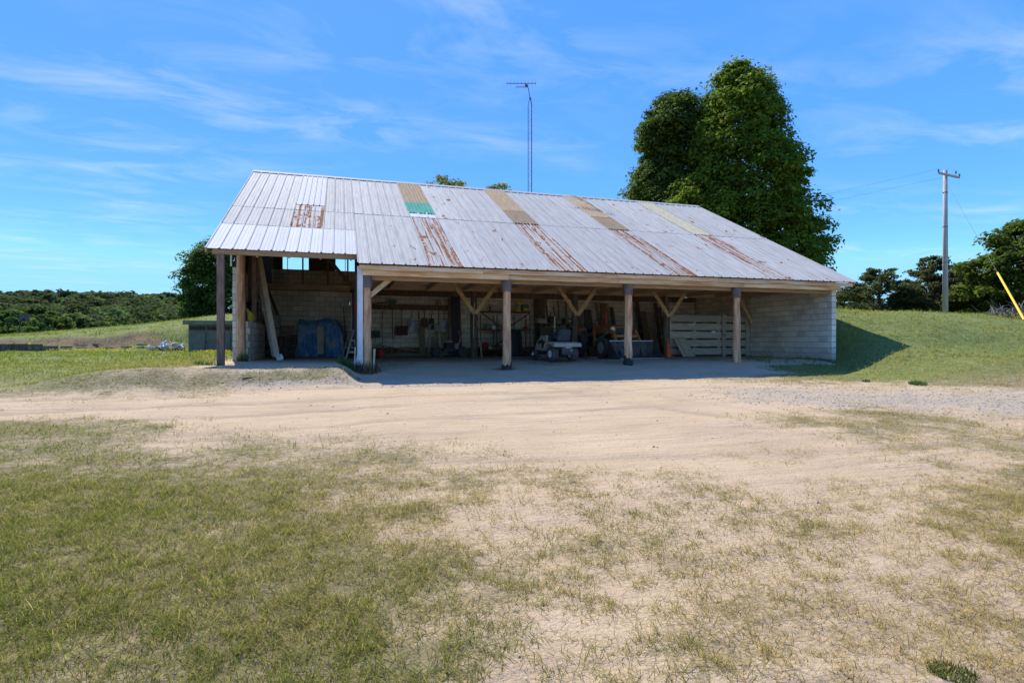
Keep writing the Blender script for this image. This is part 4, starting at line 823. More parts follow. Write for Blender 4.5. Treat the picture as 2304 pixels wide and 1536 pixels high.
for k, (px_, w, h, m, lab) in enumerate(((1098, .18, .2, 'teal', 'grey-green tin at the left of the middle shelf'), (1118, .14, .22, 'teal', 'grey-green tin right of the yellow saw'), (1182, .16, .12, 'red', 'small red box at the right of the middle shelf'))):
    t_ = thing('tin', lab, 'tin', on(px_, 1, .1)); MB().box((0, 0, h / 2), (w, .16, h)).build('body', m, t_, bevel=.008); MB().box((0, 0, h + .008), (w + .01, .17, .016)).build('lid', m, t_)
t_ = thing('red_blower', 'red and white blower on the bottom shelf', 'blower', on(1092, 0)); MB().lathe([(.13, -.07), (.15, 0), (.13, .07)], 14, Matrix.Translation((0, 0, .16)) @ Matrix.Rotation(R(90), 4, 'X')).build('housing', 'red', t_, smooth=True); MB().tube([(.1, 0, .1), (.22, -.02, .06), (.34, -.05, .05)], .05, 10).build('nozzle', 'white', t_)
t_ = thing('tool_box', 'tan toolbox on the bottom shelf beside the red blower', 'toolbox', on(1116, 0)); MB().box((0, 0, .1), (.36, .2, .2)).build('body', 'plywood', t_, bevel=.01); MB().tube([(-.1, 0, .2), (-.1, 0, .26), (.1, 0, .26), (.1, 0, .2)], .01, 6).build('handle', 'steel', t_)
p = wp(1152, 742, 6.3); t_ = thing('black_barrel_cover', 'large black cloth-covered drum in front of the steel shelves', 'drum', (p.x, 6.3, 0)); MB().lathe([(.42, 0), (.44, .1), (.41, .7), (.38, p.z - .05), (.30, p.z), (.05, p.z + .01)], 20, Matrix.Diagonal((1.0, .7, 1, 1))).build('cover', 'black', t_, smooth=True)
for k in range(7): a = -2.6 + k * .35; MB().tube([(.43 * math.cos(a), .30 * math.sin(a), .03), (.39 * math.cos(a), .275 * math.sin(a), p.z - .15)], .022, 6).build('fold', 'black', t_)
p = at(1199, 795, 'z', .0); t_ = thing('metal_bin', 'narrow galvanised bin left of the lawn tractor', 'bin', (p.x, p.y, 0)); MB().lathe([(.125, 0), (.145, .48), (.155, .49), (.155, .51)], 16).build('body', 'teal', t_, smooth=True); MB().lathe([(.15, .51), (.14, .54), (.02, .56)], 16).build('lid', 'steel', t_)
# workbench with box and bins behind the lawn tractor
xa, xb = wp(1208, 720, 7.5).x, wp(1288, 720, 7.5).x; zt = wp(1240, 727, 7.2).z
t_ = thing('workbench', 'dark wooden workbench behind the lawn tractor', 'workbench', ((xa + xb) / 2, 7.5, 0)); hw = (xb - xa) / 2; MB().box((0, 0, zt - .03), (2 * hw, .8, .06)).build('top', 'darkwood', t_)
for sx_ in (-hw + .06, hw - .06):
    for yy in (-.34, .34): MB().box((sx_, yy, zt / 2 - .03), (.09, .09, zt - .06)).build('leg', 'darkwood', t_)
MB().box((-hw * .45, -.36, zt * .5), (hw * .9, .02, zt * .75)).build('door', 'brownwood', t_); MB().box((0, 0, .3), (2 * hw - .2, .7, .03)).build('shelf', 'darkwood', t_)
p = wp(1219, 720, 7.3); t_ = thing('wooden_box', 'pale wooden box at the left end of the workbench', 'box', (p.x, 7.35, zt)); MB().box((0, 0, .1), (.42, .3, .2)).build('body', 'pale_ply', t_); MB().box((0, -.153, .15), (.36, .006, .02)).build('batten', 'plywood', t_)
p = wp(1279, 717, 7.3); t_ = thing('green_crate', 'green crate with white tag on the right of the workbench', 'crate', (p.x, 7.35, zt)); MB().box((0, 0, .12), (.34, .28, .24), None, 1.06).build('body', 'green', t_); MB().box((.02, -.15, .1), (.12, .01, .06)).build('tag', 'white', t_)
for k, (px_, h) in enumerate(((1258, .16), (1266, .24))):
    p = wp(px_, 717, 7.3); t_ = thing('bottle', ['short pale jar between the box and the green crate', 'taller dark bottle left of the green crate'][k], 'bottle', (p.x, 7.3, zt)); MB().lathe([(.045, 0), (.045, h * .65), (.02, h * .8), (.02, h)], 10).build('body', ('debris', 'darksteel')[k], t_, smooth=True); MB().lathe([(.023, h), (.023, h + .02)], 8).build('cap', 'black', t_)
t_ = thing('motor', 'dark old motor on the workbench behind the mower', 'motor', (wp(1243, 720, 7.2).x, 7.3, zt)); MB().lathe([(.12, -.16), (.15, -.1), (.15, .1), (.12, .16)], 16, Matrix.Translation((0, 0, .15)) @ Matrix.Rotation(R(90), 4, 'Y')).build('housing', 'darksteel', t_, smooth=True); MB().box((0, 0, .02), (.24, .2, .04)).build('foot', 'darksteel', t_); MB().tube([(-.05, 0, .28), (-.07, 0, .42), (.02, 0, .46)], .02, 8).build('pipe', 'black', t_)
# boards standing along the back wall
names = ['pale greenish slat standing behind the workbench', 'dark board standing on the back wall', 'brown wide board standing on the back wall']
bi = 0
for (px_, top, w, m, y0) in [(1208, 668, .2, 'darkwood', 7.6), (1222, 662, .26, 'darkwood', 7.55), (1232, 672, .08, 'brownwood', 7.5)] + [(1247 + 9 * k, 676, .055 if k % 2 else .07, 'green_slat' if k % 2 == 0 else 'darkwood', 7.7) for k in range(5)] + \
   [(1311, 698, .3, 'brownwood', 7.4), (1325, 696, .34, 'darkwood', 7.6), (1346, 680, .13, 'brownwood', 7.3), (1362, 682, .34, 'brownwood', 7.6), (1381, 690, .2, 'darkwood', 7.35), (1424, 668, .12, 'greywood', 7.6), (1438, 672, .2, 'darkwood', 7.5), (1452, 700, .3, 'brownwood', 7.2), (1466, 702, .28, 'plywood', 7.15), (1481, 680, .16, 'darkwood', 7.4), (1490, 690, .16, 'brownwood', 7.3)]:
    if m == 'green_slat' and m not in M: M[m] = mat('pale_green_slat', (.36, .40, .27), (.44, .48, .34), 4, (4, 4, .5), .75)
    p = wp(px_, top, y0 + .3); b = MB(); b.bar((p.x + random.uniform(-.12, .12), y0 - .05, .02), (p.x, 8.06 if y0 > 7.5 else y0 + .55, p.z), w, .03, up=(0, -1, 0))
    kind_ = 0 if m == 'green_slat' else (1 if m == 'darkwood' else 2)
    place = 'behind the workbench' if px_ < 1300 else ('behind the orange tractor' if px_ < 1400 else 'behind the loader bucket')
    col_ = {'green_slat': 'pale green', 'darkwood': 'dark', 'brownwood': 'brown', 'greywood': 'grey', 'plywood': 'tan'}[m]
    bi += 1; size = 'narrow' if w < .1 else ('broad' if w > .25 else 'medium-width')
    one('standing_board', f'{size} {col_} board standing on end {place}', 'board', b, m, f'{size} {col_} boards standing {place}')
# --- lawn tractor
p = at(1264, 815, 'z', -.07); mow = thing('lawn_tractor', 'tan riding lawn tractor with black seat, parked rear to the front', 'lawn tractor', (p.x - .05, p.y + .38, FL(p.x, p.y + .3) - .0), R(9))
def wheel(par, c, r, w, mt='rubber', rim='white', rr=.55, lugs=0, side=0, axis='x'):
    m4 = Matrix.Translation(c) @ Matrix.Rotation(R(90), 4, 'Y')
    t_ = MB().lathe([(r * rr, -w * .42), (r * .8, -w * .5), (r * .95, -w * .42), (r, -w * .2), (r, w * .2), (r * .95, w * .42), (r * .8, w * .5), (r * rr, w * .42)], 26, m4).build('wheel', mt, par, smooth=True)
    MB().lathe([(r * rr * 1.01, -w * .45), (r * rr * .8, -w * .40), (r * .16, -w * .34), (r * .12, -w * .44), (r * .12, w * .44), (r * .16, w * .34), (r * rr * .8, w * .40), (r * rr * 1.01, w * .45)], 22, m4).build('rim', rim, t_, smooth=False)
    if lugs:
        b = MB()
        for k in range(lugs):
            a = 2 * math.pi * k / lugs
            for sg in (-1, 1):
                a2 = a + (math.pi / lugs if sg > 0 else 0); p0_ = Vector((c[0] + sg * w * .46, c[1] + math.cos(a2 + .12) * r * .97, c[2] + math.sin(a2 + .12) * r * .97)); p1_ = Vector((c[0] + sg * .02, c[1] + math.cos(a2 - .10) * r * 1.0, c[2] + math.sin(a2 - .10) * r * 1.0)); b.bar(p0_, p1_, .05, .055, up=(0, math.cos(a2), math.sin(a2)))
        b.build('tread_lugs', mt, t_)
    return t_
for sg in (-1, 1): wheel(mow, (sg * .36, -.42, .235), .235, .24, rr=.5); wheel(mow, (sg * .37, .80, .18), .18, .14, rr=.5)
MB().box((0, .15, .30), (.34, 1.5, .10)).build('frame', 'darksteel', mow)
MB().prism([(-.78, .46), (-.74, .58), (-.45, .62), (-.12, .60), (-.02, .40), (-.10, .40), (-.18, .52), (-.42, .55), (-.62, .48), (-.66, .44)], -.50, .50, axis='x').build('fender', 'tan', mow, bevel=.012)
MB().box((0, -.72, .34), (.42, .05, .26)).build('rear_plate', 'darksteel', mow); MB().box((.0, -.755, .44), (.2, .02, .05)).build('hitch_plate', 'tan', mow); MB().box((.12, -.752, .35), (.05, .012, .05)).build('reflector', 'steel', mow); MB().tube([(-.2, -.75, .24), (.2, -.75, .24)], .02, 8).build('hitch_bar', 'darksteel', mow)
b = MB(); b.box((0, -.28, .67), (.46, .44, .11)); b.build('seat_cushion', 'black', mow, bevel=.035)
b = MB(); b.add([(-.235, -.50, .66), (.235, -.50, .66), (.235, -.44, .66), (-.235, -.44, .66), (-.24, -.57, .90), (.24, -.57, .90), (.24, -.51, .90), (-.24, -.51, .90), (-.19, -.60, 1.02), (.19, -.60, 1.02), (.19, -.55, 1.02), (-.19, -.55, 1.02)], [(0, 1, 5, 4), (4, 5, 9, 8), (1, 2, 6, 5), (5, 6, 10, 9), (2, 3, 7, 6), (6, 7, 11, 10), (3, 0, 4, 7), (7, 4, 8, 11), (8, 9, 10, 11), (0, 3, 2, 1)]); M['seatgrey'] = mat('worn_grey_black_seat', (.04, .04, .042), (.075, .074, .075), 6, rough=.65); b.build('seat_back', 'seatgrey', mow, bevel=.025)
hd = MB(); hd.add([(-.24, .25, .38), (.24, .25, .38), (.22, 1.08, .30), (-.22, 1.08, .30), (-.23, .22, .84), (.23, .22, .84), (.20, .70, .82), (-.20, .70, .82), (.15, 1.08, .60), (-.15, 1.08, .60)], [(0, 1, 2, 3), (0, 4, 5, 1), (4, 7, 6, 5), (7, 9, 8, 6), (9, 3, 2, 8), (1, 5, 6, 2), (2, 6, 8), (0, 3, 7, 4), (3, 9, 7)]); hood = hd.build('hood', 'tan', mow, bevel=.03)
for sg in (-1, 1): MB().box((sg * .235, .62, .62), (.02, .34, .09), Matrix.Rotation(R(-12), 4, 'X')).build('vent', 'black', hood); MB().box((sg * .232, .40, .52), (.025, .26, .22)).build('side_panel', 'black', hood)
MB().box((0, .13, .68), (.38, .14, .36)).build('dashboard', 'black', mow, bevel=.03); MB().tube([(0, .10, .84), (0, -.0, .95)], .02, 8).build('steering_column', 'black', mow)
MB().tube([(.17 * math.cos(a), -.02 + .17 * math.sin(a) * .75, .96 + .17 * math.sin(a) * .45) for a in np.linspace(0, 6.2832, 19)], .014, 6).build('steering_wheel', 'black', mow); MB().box((0, -.02, .96), (.3, .03, .02)).build('steering_spoke', 'black', mow)
MB().lathe([(.30, .10), (.54, .11), (.55, .20), (.30, .23)], 20, Matrix.Translation((0, .28, 0)) @ Matrix.Diagonal((1.05, .62, 1, 1))).build('mower_deck', 'darksteel', mow); MB().box((-.6, .28, .15), (.2, .3, .06)).build('deck_chute', 'black', mow)
for sg in (-1, 1): MB().box((sg * .34, .05, .36), (.22, .42, .03)).build('foot_rest', 'tan', mow)
p = at(1247, 750, 'y', 4.2); t_ = thing('upright_handle_cart', 'upright tan lever with black hooked handle behind the lawn tractor', 'lever', (p.x, 4.2, 0)); MB().box((0, 0, .05), (.3, .4, .1)).build('base', 'darksteel', t_); MB().bar((0, 0, .1), (.02, 0, 1.55), .05, .03).build('lever', 'pale_ply', t_); MB().tube([(.02, 0, 1.55), (0, 0, 1.75), (-.04, 0, 1.86), (-.1, 0, 1.86)], .022, 8).build('hook_handle', 'black', t_)
# --- orange tractor with loader
pb = Vector((9.25, 1.85, 0)); hd_ = Vector((.12, -.99, 0)).normalized(); rz = math.atan2(-hd_.x, hd_.y); org = Vector((pb.x, pb.y, 0)) - hd_ * 3.05
tr = thing('loader_tractor', 'old faded orange farm tractor with a dark front loader bucket', 'tractor', (org.x, org.y, FL(org.x, org.y)), rz)
for sg in (-1, 1):
    wheel(tr, (sg * .62, 0, .60), .60, .32, rim='orange', rr=.52, lugs=16); wheel(tr, (sg * .58, 1.75, .38), .38, .2, rim='tan', rr=.56)
    MB().prism([(.45, .85), (.40, 1.12), (.0, 1.27), (-.45, 1.15), (-.45, 1.10), (.0, 1.21), (.36, 1.06), (.40, .85)], sg * .45, sg * .82, axis='x').build('fender', 'orange', tr)
MB().box((0, .35, .62), (.42, 1.1, .42)).build('gearbox', 'darksteel', tr, bevel=.03); MB().box((0, 1.3, .70), (.36, 1.1, .42)).build('engine', 'darksteel', tr, bevel=.02)
hd = MB(); hd.prism([(.72, .88), (.72, 1.20), (1.3, 1.24), (1.98, 1.18), (2.05, 1.08), (2.05, .72), (1.9, .72), (1.9, .92)], -.24, .24, axis='x'); hd.build('hood', 'orange', tr, bevel=.03)
MB().box((0, 2.07, .90), (.38, .03, .40)).build('grille', 'black', tr)
for sg in (-1, 1): MB().lathe([(.075, -.05), (.085, .0), (.085, .05), (.04, .055)], 14, Matrix.Translation((sg * .33, 2.0, 1.06)) @ Matrix.Rotation(R(-90), 4, 'X')).build('headlight', 'white', tr)
MB().tube([(.1, 1.25, 1.22), (.1, 1.25, 1.85)], .035, 10).build('exhaust_stack', 'red', tr); MB().tube([(.1, 1.25, 1.40), (.1, 1.25, 1.68)], .06, 12).build('muffler', 'red', tr)
MB().box((0, .05, 1.02), (.44, .4, .08)).build('seat', 'black', tr, bevel=.03); MB().box((0, -.17, 1.2), (.44, .06, .3)).build('seat_back', 'black', tr, bevel=.02); MB().tube([(0, .8, 1.1), (0, .6, 1.32)], .02, 8).build('steering_column', 'black', tr); MB().tube([(.19 * math.cos(a), .58 + .08 * math.sin(a), 1.33 + .17 * math.sin(a)) for a in np.linspace(0, 6.2832, 19)], .014, 6).build('steering_wheel', 'black', tr)
MB().tube([(-.6, 1.75, .38), (.6, 1.75, .38)], .05, 8).build('front_axle', 'orange', tr); MB().tube([(-.6, 0, .6), (.6, 0, .6)], .09, 10).build('rear_axle', 'darksteel', tr)
for sg in (-1, 1):
    MB().bar((sg * .44, .95, .45), (sg * .44, .95, 1.25), .07, .10, up=(0, 1, 0)).build('loader_post', 'orange', tr); MB().bar((sg * .46, .95, 1.22), (sg * .50, 2.25, .95), .07, .12).build('loader_arm', 'orange', tr); MB().bar((sg * .50, 2.22, 1.0), (sg * .52, 2.72, .30), .07, .12, up=(0, 1, 0)).build('loader_arm', 'orange', tr)
    MB().tube([(sg * .45, .98, .6), (sg * .48, 1.9, .92)], .035, 8).build('lift_cylinder', 'steel', tr)
MB().bar((-.5, 2.35, .80), (.5, 2.35, .80), .08, .09).build('loader_crossbar', 'orange', tr)
bk = MB(); pr_ = [(2.66, .06), (2.62, .55), (2.70, .62), (2.74, .56), (2.74, .16), (2.90, .06), (3.32, .03), (3.32, .0), (2.7, .0)]
bk.prism(pr_, -.92, .92, axis='x'); bucket = bk.build('bucket', 'darksteel', tr)
for sg in (-1, 1): MB().prism([(2.64, .02), (2.63, .56), (2.78, .58), (3.32, .05), (3.30, .01)], sg * .92, sg * .945, axis='x').build('side_plate', 'darksteel', bucket)
MB().box((0, 3.34, .022), (1.84, .08, .02)).build('cutting_edge', 'steel', bucket); MB().bar((-.92, 2.69, .625), (.92, 2.69, .625), .05, .03).build('top_lip', 'steel', bucket)
for k in range(3): MB().prism([(2.75, .14), (2.75, .42), (2.86, .10)], -.45 + k * .45 - .08, -.45 + k * .45 + .08, axis='x').build('gusset', 'darksteel', bucket)
# cone, gate, slatted lid, papers
p = at(1504, 802, 'z', .02); t_ = thing('traffic_cone', 'orange traffic cone standing between bucket and plank gate', 'cone', (p.x - .02, p.y, FL(p.x, p.y))); MB().box((0, 0, .015), (.34, .34, .03)).build('base', 'conecol', t_); MB().lathe([(.135, .03), (.03, .70), (.025, .71)], 18).build('body', 'conecol', t_, smooth=True)
t_ = thing('plank_gate', 'grey horizontal plank gate across the right bay', 'gate', (11.99, 4.22, 0)); zt = 1.72; Wd = 2.44; hh = [.30, .33, .33, .29, .36]; z = .07
for k in range(5):
    h = .262; MB().box((Wd / 2 + .05, random.uniform(-.005, .005), z + h / 2), (Wd, .035, h)).build('plank', 'greywood', t_, bevel=.004); z += .336
for x in (.12, 1.22, 2.38): MB().box((x, .04, .87), (.12, .035, 1.62)).build('upright', 'greywood', t_)
t2 = thing('plank_gate', 'shorter hinged plank gate panel beside the right block wall', 'gate', (14.5, 4.22, 0)); z = .07
for k in range(5): MB().box((.68, 0, z + .131), (1.3, .035, .262)).build('plank', 'greywood', t2, bevel=.004); z += .336
MB().box((.08, -.04, .86), (.17, .035, 1.72)).build('upright', 'white_post', t2) if 'white_post' in M else MB().box((.08, -.04, .86), (.17, .035, 1.72)).build('upright', 'pale_grey' if 'pale_grey' in M else 'greywood', t2)
MB().box((1.26, -.04, .86), (.2, .035, 1.72)).build('upright', 'greywood', t2); MB().box((.08, -.07, .88), (.12, .03, .04)).build('latch', 'darksteel', t2); MB().box((-.42, -.03, 1.0), (.2, .012, .09)).build('tag_plate', 'white', t2)
p = at(1584, 804, 'z', .0); t_ = thing('small_pallet', 'small tan slatted wooden lid leaning on the plank gate', 'pallet', (p.x, 3.55, FL(p.x, 3.55)), R(4))
for k in range(5): MB().bar((-.24 + k * .12 + .05, 0, .01), (-.24 + k * .12 - .03, .5, .72), .10, .02, up=(0, -1, 0)).build('slat', 'pale_ply', t_)
for q in (.1, .62): MB().bar((-.27, .02 + q * .7, q + .02), (.27, .02 + q * .7, q + .02), .03, .06).build('batten', 'pale_ply', t_)
for k, (px_, py_) in enumerate(((1335, 806), (1347, 804))):
    p = gnd(px_, py_); b = MB(); b.add([(-.14, -.1, .006), (.14, -.12, .012), (.16, .1, .03), (0, .12, .05), (-.15, .08, .008), (0, 0, .045)], [(0, 1, 5), (1, 2, 5), (2, 3, 5), (3, 4, 5), (4, 0, 5)]); o = one('crumpled_paper', ['crumpled pale paper on the floor, nearer the mower', 'crumpled pale paper on the floor, nearer the bucket'][k], 'paper', b, 'debris', 'papers on the shed floor', loc=(p.x, p.y, p.z + .004)); q = o.modifiers.new('t', 'SOLIDIFY'); q.thickness = .002
# stakes by the first post, black edging on the gravel
for k, (dx_, h, l) in enumerate(((-.33, .62, 'thin grey stake left of the first log post'), (.17, .62, 'pale wooden stake right of the first log post'))):
    b = MB(); z = FL(dx_, -.22); b.bar((dx_, -.22, z - .05), (dx_ + .03, -.2, z + h), .03 if k == 0 else .05, .03); one('stake', l, 'stake', b, ('greywood', 'pale_ply')[k])
b = MB(); pts = [gnd(px_, 853 + (px_ - 540) * .008) for px_ in range(545, 812, 12)]; b.tube([(q.x, pts[0].y + (pts[-1].y - pts[0].y) * i_ / (len(pts) - 1), q.z + .012) for i_, q in enumerate(pts)], .016, 6); one('edging_pipe', 'thin black pipe lying along the gravel before the left bay', 'pipe', b, 'black')
# weeds round the post and on the gravel
def weed(name, label, c, r, h, n, grp=None, colr=(.10, .15, .035), bw=.014):
    C = np.array([c]); a = rng.uniform(0, 6.28, n); rr = r * np.sqrt(rng.uniform(0, 1, n)); bx = c[0] + rr * np.cos(a); by = c[1] + rr * np.sin(a); bz = zg(bx, by) - .005
    hh = h * rng.uniform(.4, 1.2, n); ln = rng.uniform(.1, .8, n); az = rng.uniform(0, 6.28, n)
    o = blades(name, (np.stack([bx, by, bz], 1), np.stack([bx + np.cos(az) * hh * ln, by + np.sin(az) * hh * ln, bz + hh], 1), np.full(n, bw), np.stack([0 * hh, 0 * hh, hh * .1], 1)), 'leaf', np.array([colr]) * rng.uniform(.5, 1.5, (n, 1)))
    return tag(o, label, 'weeds', grp)
weed('weed_clump', 'tall dry weeds around the foot of the first log post', (0, -.1), .38, .30, 420, colr=(.2, .17, .09)); weed('weed_clump', 'green weeds left of the first log post', (-.5, -.15), .28, .22, 240); weed('weed_clump', 'green weed at the foot of the round log by the left wall', (-3.45, 2.5), .16, .3, 90)
weed('weed_clump', 'low green weed tuft on the right gravel drive', tuple(gnd(2065, 866)[:2]), .2, .10, 260, colr=(.075, .13, .03)); weed('weed_clump', 'small weed on the gravel left of the larger tuft', tuple(gnd(1948, 859)[:2]), .1, .08, 90, colr=(.06, .10, .03)); weed('weed_clump', 'dark green tuft at the bottom right of the yard', tuple(gnd(2140, 1520)[:2]), .09, .035, 420, colr=(.09, .125, .025), bw=.0045)
weed('weed_clump', 'weeds on the dirt around the square corner post', (-3.9, .1), .32, .14, 420)
# --- left outside: cabinet, rubble, sleeper wall
pc = gnd(421, 791); cw = 4.0; t_ = thing('storage_cabinet', 'low grey-green wooden cabinet with double doors left of the shed', 'cabinet', (pc.x, pc.y, pc.z), -TH * .35); dpt = (pc - Vector(CAMP)).length / FPX; HH = 62 * dpt * 1.0
MB().bx(.06, cw, .02, 1.3, 0, HH * .86).build('body', 'cabinet', t_); MB().box((cw / 2, .55, HH * .93), (cw + .25, 1.7, HH * .13), Matrix.Rotation(R(2), 4, 'X')).build('roof', 'cabinet', t_)
for (xa, xb) in ((.18, .92), (1.06, 2.2), (2.3, 3.4)):
    MB().bx(xa, xb, -.02, .02, HH * .04, HH * .60).build('door', 'cabinet', t_)
    for (q0, q1, r0, r1) in ((xa, xb, HH * .04, HH * .08), (xa, xb, HH * .56, HH * .60), (xa, xa + .06, HH * .08, HH * .56), (xb - .06, xb, HH * .08, HH * .56)): MB().bx(q0, q1, -.045, -.021, r0, r1).build('door_frame', 'cabinet', t_)
    MB().bx(xa - .05, xb + .0, -.005, .019, HH * .68, HH * .79).build('vent_slot', 'black', t_)
MB().box((1.0, -.06, HH * .3), (.04, .03, .16)).build('handle', 'darksteel', t_)
for k in range(38):
    px_ = random.gauss(375, 20); px_ = min(414, max(332, px_)); p = gnd(px_, 789 - random.random() * 5); hgt = .38 * math.exp(-((px_ - 380) / 26) ** 2) * random.random()
    b = MB(); kind_ = k % 4
    if kind_ == 0: b.box((0, 0, 0), (.55, .07, .05), Matrix.Rotation(random.uniform(-.6, .6), 4, 'Y'))
    elif kind_ == 1: b.prism([(-.16, -.08), (.1, -.1), (.18, .05), (.02, .13), (-.14, .06)], -.03, .03)
    elif kind_ == 2: b.box((0, 0, 0), (.3, .2, .04), Matrix.Rotation(random.uniform(-.9, .9), 4, 'Y'))
    else: b.tube([(-.2, 0, -.05), (.0, .05, .04), (.22, 0, .0)], .03, 6)
    one('rubble_piece', 'piece of pale broken rubble in the heap beside the cabinet', 'rubble', b, 'debris' if k % 7 else 'plywood', 'rubble heap beside the grey cabinet', loc=(p.x, p.y, p.z + .06 + hgt), rotz=random.random() * 3)
sw = thing('sleeper_wall', 'low dark timber retaining wall at the far left edge', 'wall')
for k in range(5):
    pa, pb_ = gnd(-40 + k * 34, 790 - k * .6), gnd(-8 + k * 34, 790 - k * .6); b = MB(); h = (.36, .36, .36, .34, .22)[k]; mid = (pa + pb_) / 2; L_ = (pb_ - pa).length; ang = math.atan2(pb_.y - pa.y, pb_.x - pa.x); b.box((mid.x, mid.y, mid.z + h / 2 - .05), (L_ - .02, .22, h + .1), ang); b.build('sleeper', 'darkwood', sw)
for k in range(6):
    px_ = (150, 185, 215, 245, 285, 320)[k]; p = gnd(px_, random.uniform(777, 786)); b = MB(); b.lathe([(.045, -.28), (.05, 0), (.04, .24)], 7, Matrix.Rotation(R(90), 4, 'Y')); one('old_log', ['thin weathered log just right of the sleeper wall', 'second thin log right of the sleeper wall', 'third thin log along the foot of the left bank', 'fourth thin log along the foot of the left bank', 'fifth thin log, left of the rubble heap', 'thin log nearest the rubble heap'][k], 'log', b, 'plywood' if k % 3 else 'darkwood', 'old logs lying along the left bank', loc=(p.x, p.y, p.z + .08), rotz=random.uniform(-.3, .3))
# ---------------------------------------------------------------- trees
def crown_pts(base, H, prof, ncl, per, clr, seed, squash=.8, lean=(0, 0)):
    r_ = np.random.default_rng(seed); ts = np.array([p[0] for p in prof]); rs = np.array([p[1] for p in prof])
    C = []; Nn = []; sh = []
    tt = []; 
    while len(tt) < ncl:
        t_ = r_.uniform(ts[0], ts[-1]); 
        if r_.uniform() < np.interp(t_, ts, rs) / rs.max() + .12: tt.append(t_)
    for t_ in tt:
        a = r_.uniform(0, 2 * np.pi); R0 = np.interp(t_, ts, rs); lump = .70 + .50 * vnoise(np.array(a * 1.6 + seed), np.array(t_ * 7.0), seed) ; q = R0 * lump * (r_.uniform(.25, 1) ** .38)
        c = np.array([base[0] + q * math.cos(a) + lean[0] * t_ * H, base[1] + q * math.sin(a) + lean[1] * t_ * H, base[2] + t_ * H])
        cr = clr * r_.uniform(.6, 1.35); n = int(per * r_.uniform(.7, 1.3)); d = r_.normal(size=(n, 3)); d /= np.linalg.norm(d, axis=1)[:, None]; d[:, 2] = np.where(d[:, 2] < -.35, -d[:, 2], d[:, 2])
        rad = cr * r_.uniform(.45, 1.08, n)[:, None]; P_ = c + d * rad * np.array([1.15, 1.15, squash])
        C.append(P_); Nn.append(d * .8 + np.array([0, 0, .55]) + r_.normal(size=(n, 3)) * .45); sh.append(np.full(n, r_.uniform(.72, 1.25)))
    return np.concatenate(C), np.concatenate(Nn), np.concatenate(sh)
def tree(name, label, base, H, prof, ncl, per, clr, leaf, col, seed, tr=.3, group=None, lean=(0, 0), limbs=7):
    t_ = thing(name, label, 'tree', base, 0, group); C, Nn, sh = crown_pts((0, 0, 0), H, prof, ncl, per, clr, seed, lean=lean); n = len(C)
    hue = rng.normal(size=(n, 1)) * .08; cols = 1.75 * np.array([col]) * sh[:, None] * rng.uniform(.75, 1.3, (n, 1)); cols[:, 0:1] *= 1 + hue
    leafmesh('crown', C, Nn, leaf * rng.uniform(.6, 1.35, n), cols, t_)
    b = MB(); b.tube([(0, 0, -.3), (.02 * H * .1, 0, H * .3), (lean[0] * H * .6, lean[1] * H * .6, H * .62), (lean[0] * H * .9, lean[1] * H * .9, H * .9)], [tr * 1.25, tr, tr * .55, tr * .12], 9)
    rd = random.Random(seed)
    for k in range(limbs):
        a = k * 2.4 + rd.random(); z0 = H * rd.uniform(.22, .6); r0 = np.interp((z0 + H * .12) / H, [p[0] for p in prof], [p[1] for p in prof]) * .75
        b.tube([(0, 0, z0), (math.cos(a) * r0 * .5, math.sin(a) * r0 * .5, z0 + H * .08), (math.cos(a) * r0, math.sin(a) * r0, z0 + H * .17)], [tr * .42, tr * .26, tr * .08], 6)
    b.build('trunk', 'bark', t_, smooth=True); return t_
def place(px, d, z=None):
    p = atd(px, HY, d); return (p.x, p.y, float(zg(p.x, p.y)) if z is None else z)
GREEN = (.062, .098, .016)
def top(py, d): return CAMP[2] + (HY - py) / FPX * d
b_ = place(1662, 44); H = top(158, 44) - b_[2]
tree('maple_tree', 'tall broad dark green maple rising behind the right end of the roof', b_, H, [(.1, 5.2), (.25, 6.2), (.4, 5.9), (.55, 4.9), (.72, 3.7), (.86, 2.6), (.95, 1.5), (1.0, .4)], 860, 150, .9, .23, (.080, .118, .012), 3, .42)
b_ = place(1520, 47); H = top(225, 47) - b_[2]
tree('maple_tree', 'darker rounded maple left of and behind the tallest maple', b_, H, [(.15, 4.8), (.35, 5.2), (.55, 3.9), (.7, 3.3), (.85, 2.7), (.95, 1.8), (1.0, .5)], 600, 150, .85, .23, (.05, .075, .013), 4, .36)
b_ = place(1000, 52); H = top(402, 52) - b_[2]
tree('yard_tree', 'pale green treetop peeping over the ridge left of the antenna', b_, H, [(.3, 3.5), (.6, 3.8), (.85, 2.6), (.95, 1.7), (1.0, .5)], 120, 90, .7, .25, (.13, .14, .035), 5, .25)
b_ = place(1122, 50); H = top(419, 50) - b_[2]
tree('yard_tree', 'tip of a small tree just over the ridge beside the antenna', b_, H, [(.3, 2.5), (.6, 2.6), (.85, 1.6), (.95, .9), (1.0, .3)], 70, 80, .6, .24, (.12, .13, .035), 6, .2)
b_ = place(505, 50); H = top(538, 50) - b_[2]
tree('bank_tree', 'leafy dark green tree on the bank behind the left end of the shed', b_, H, [(.02, 2.8), (.2, 3.6), (.45, 3.6), (.65, 3.0), (.85, 1.9), (1.0, .6)], 260, 130, .75, .22, (.05, .082, .016), 7, .22)
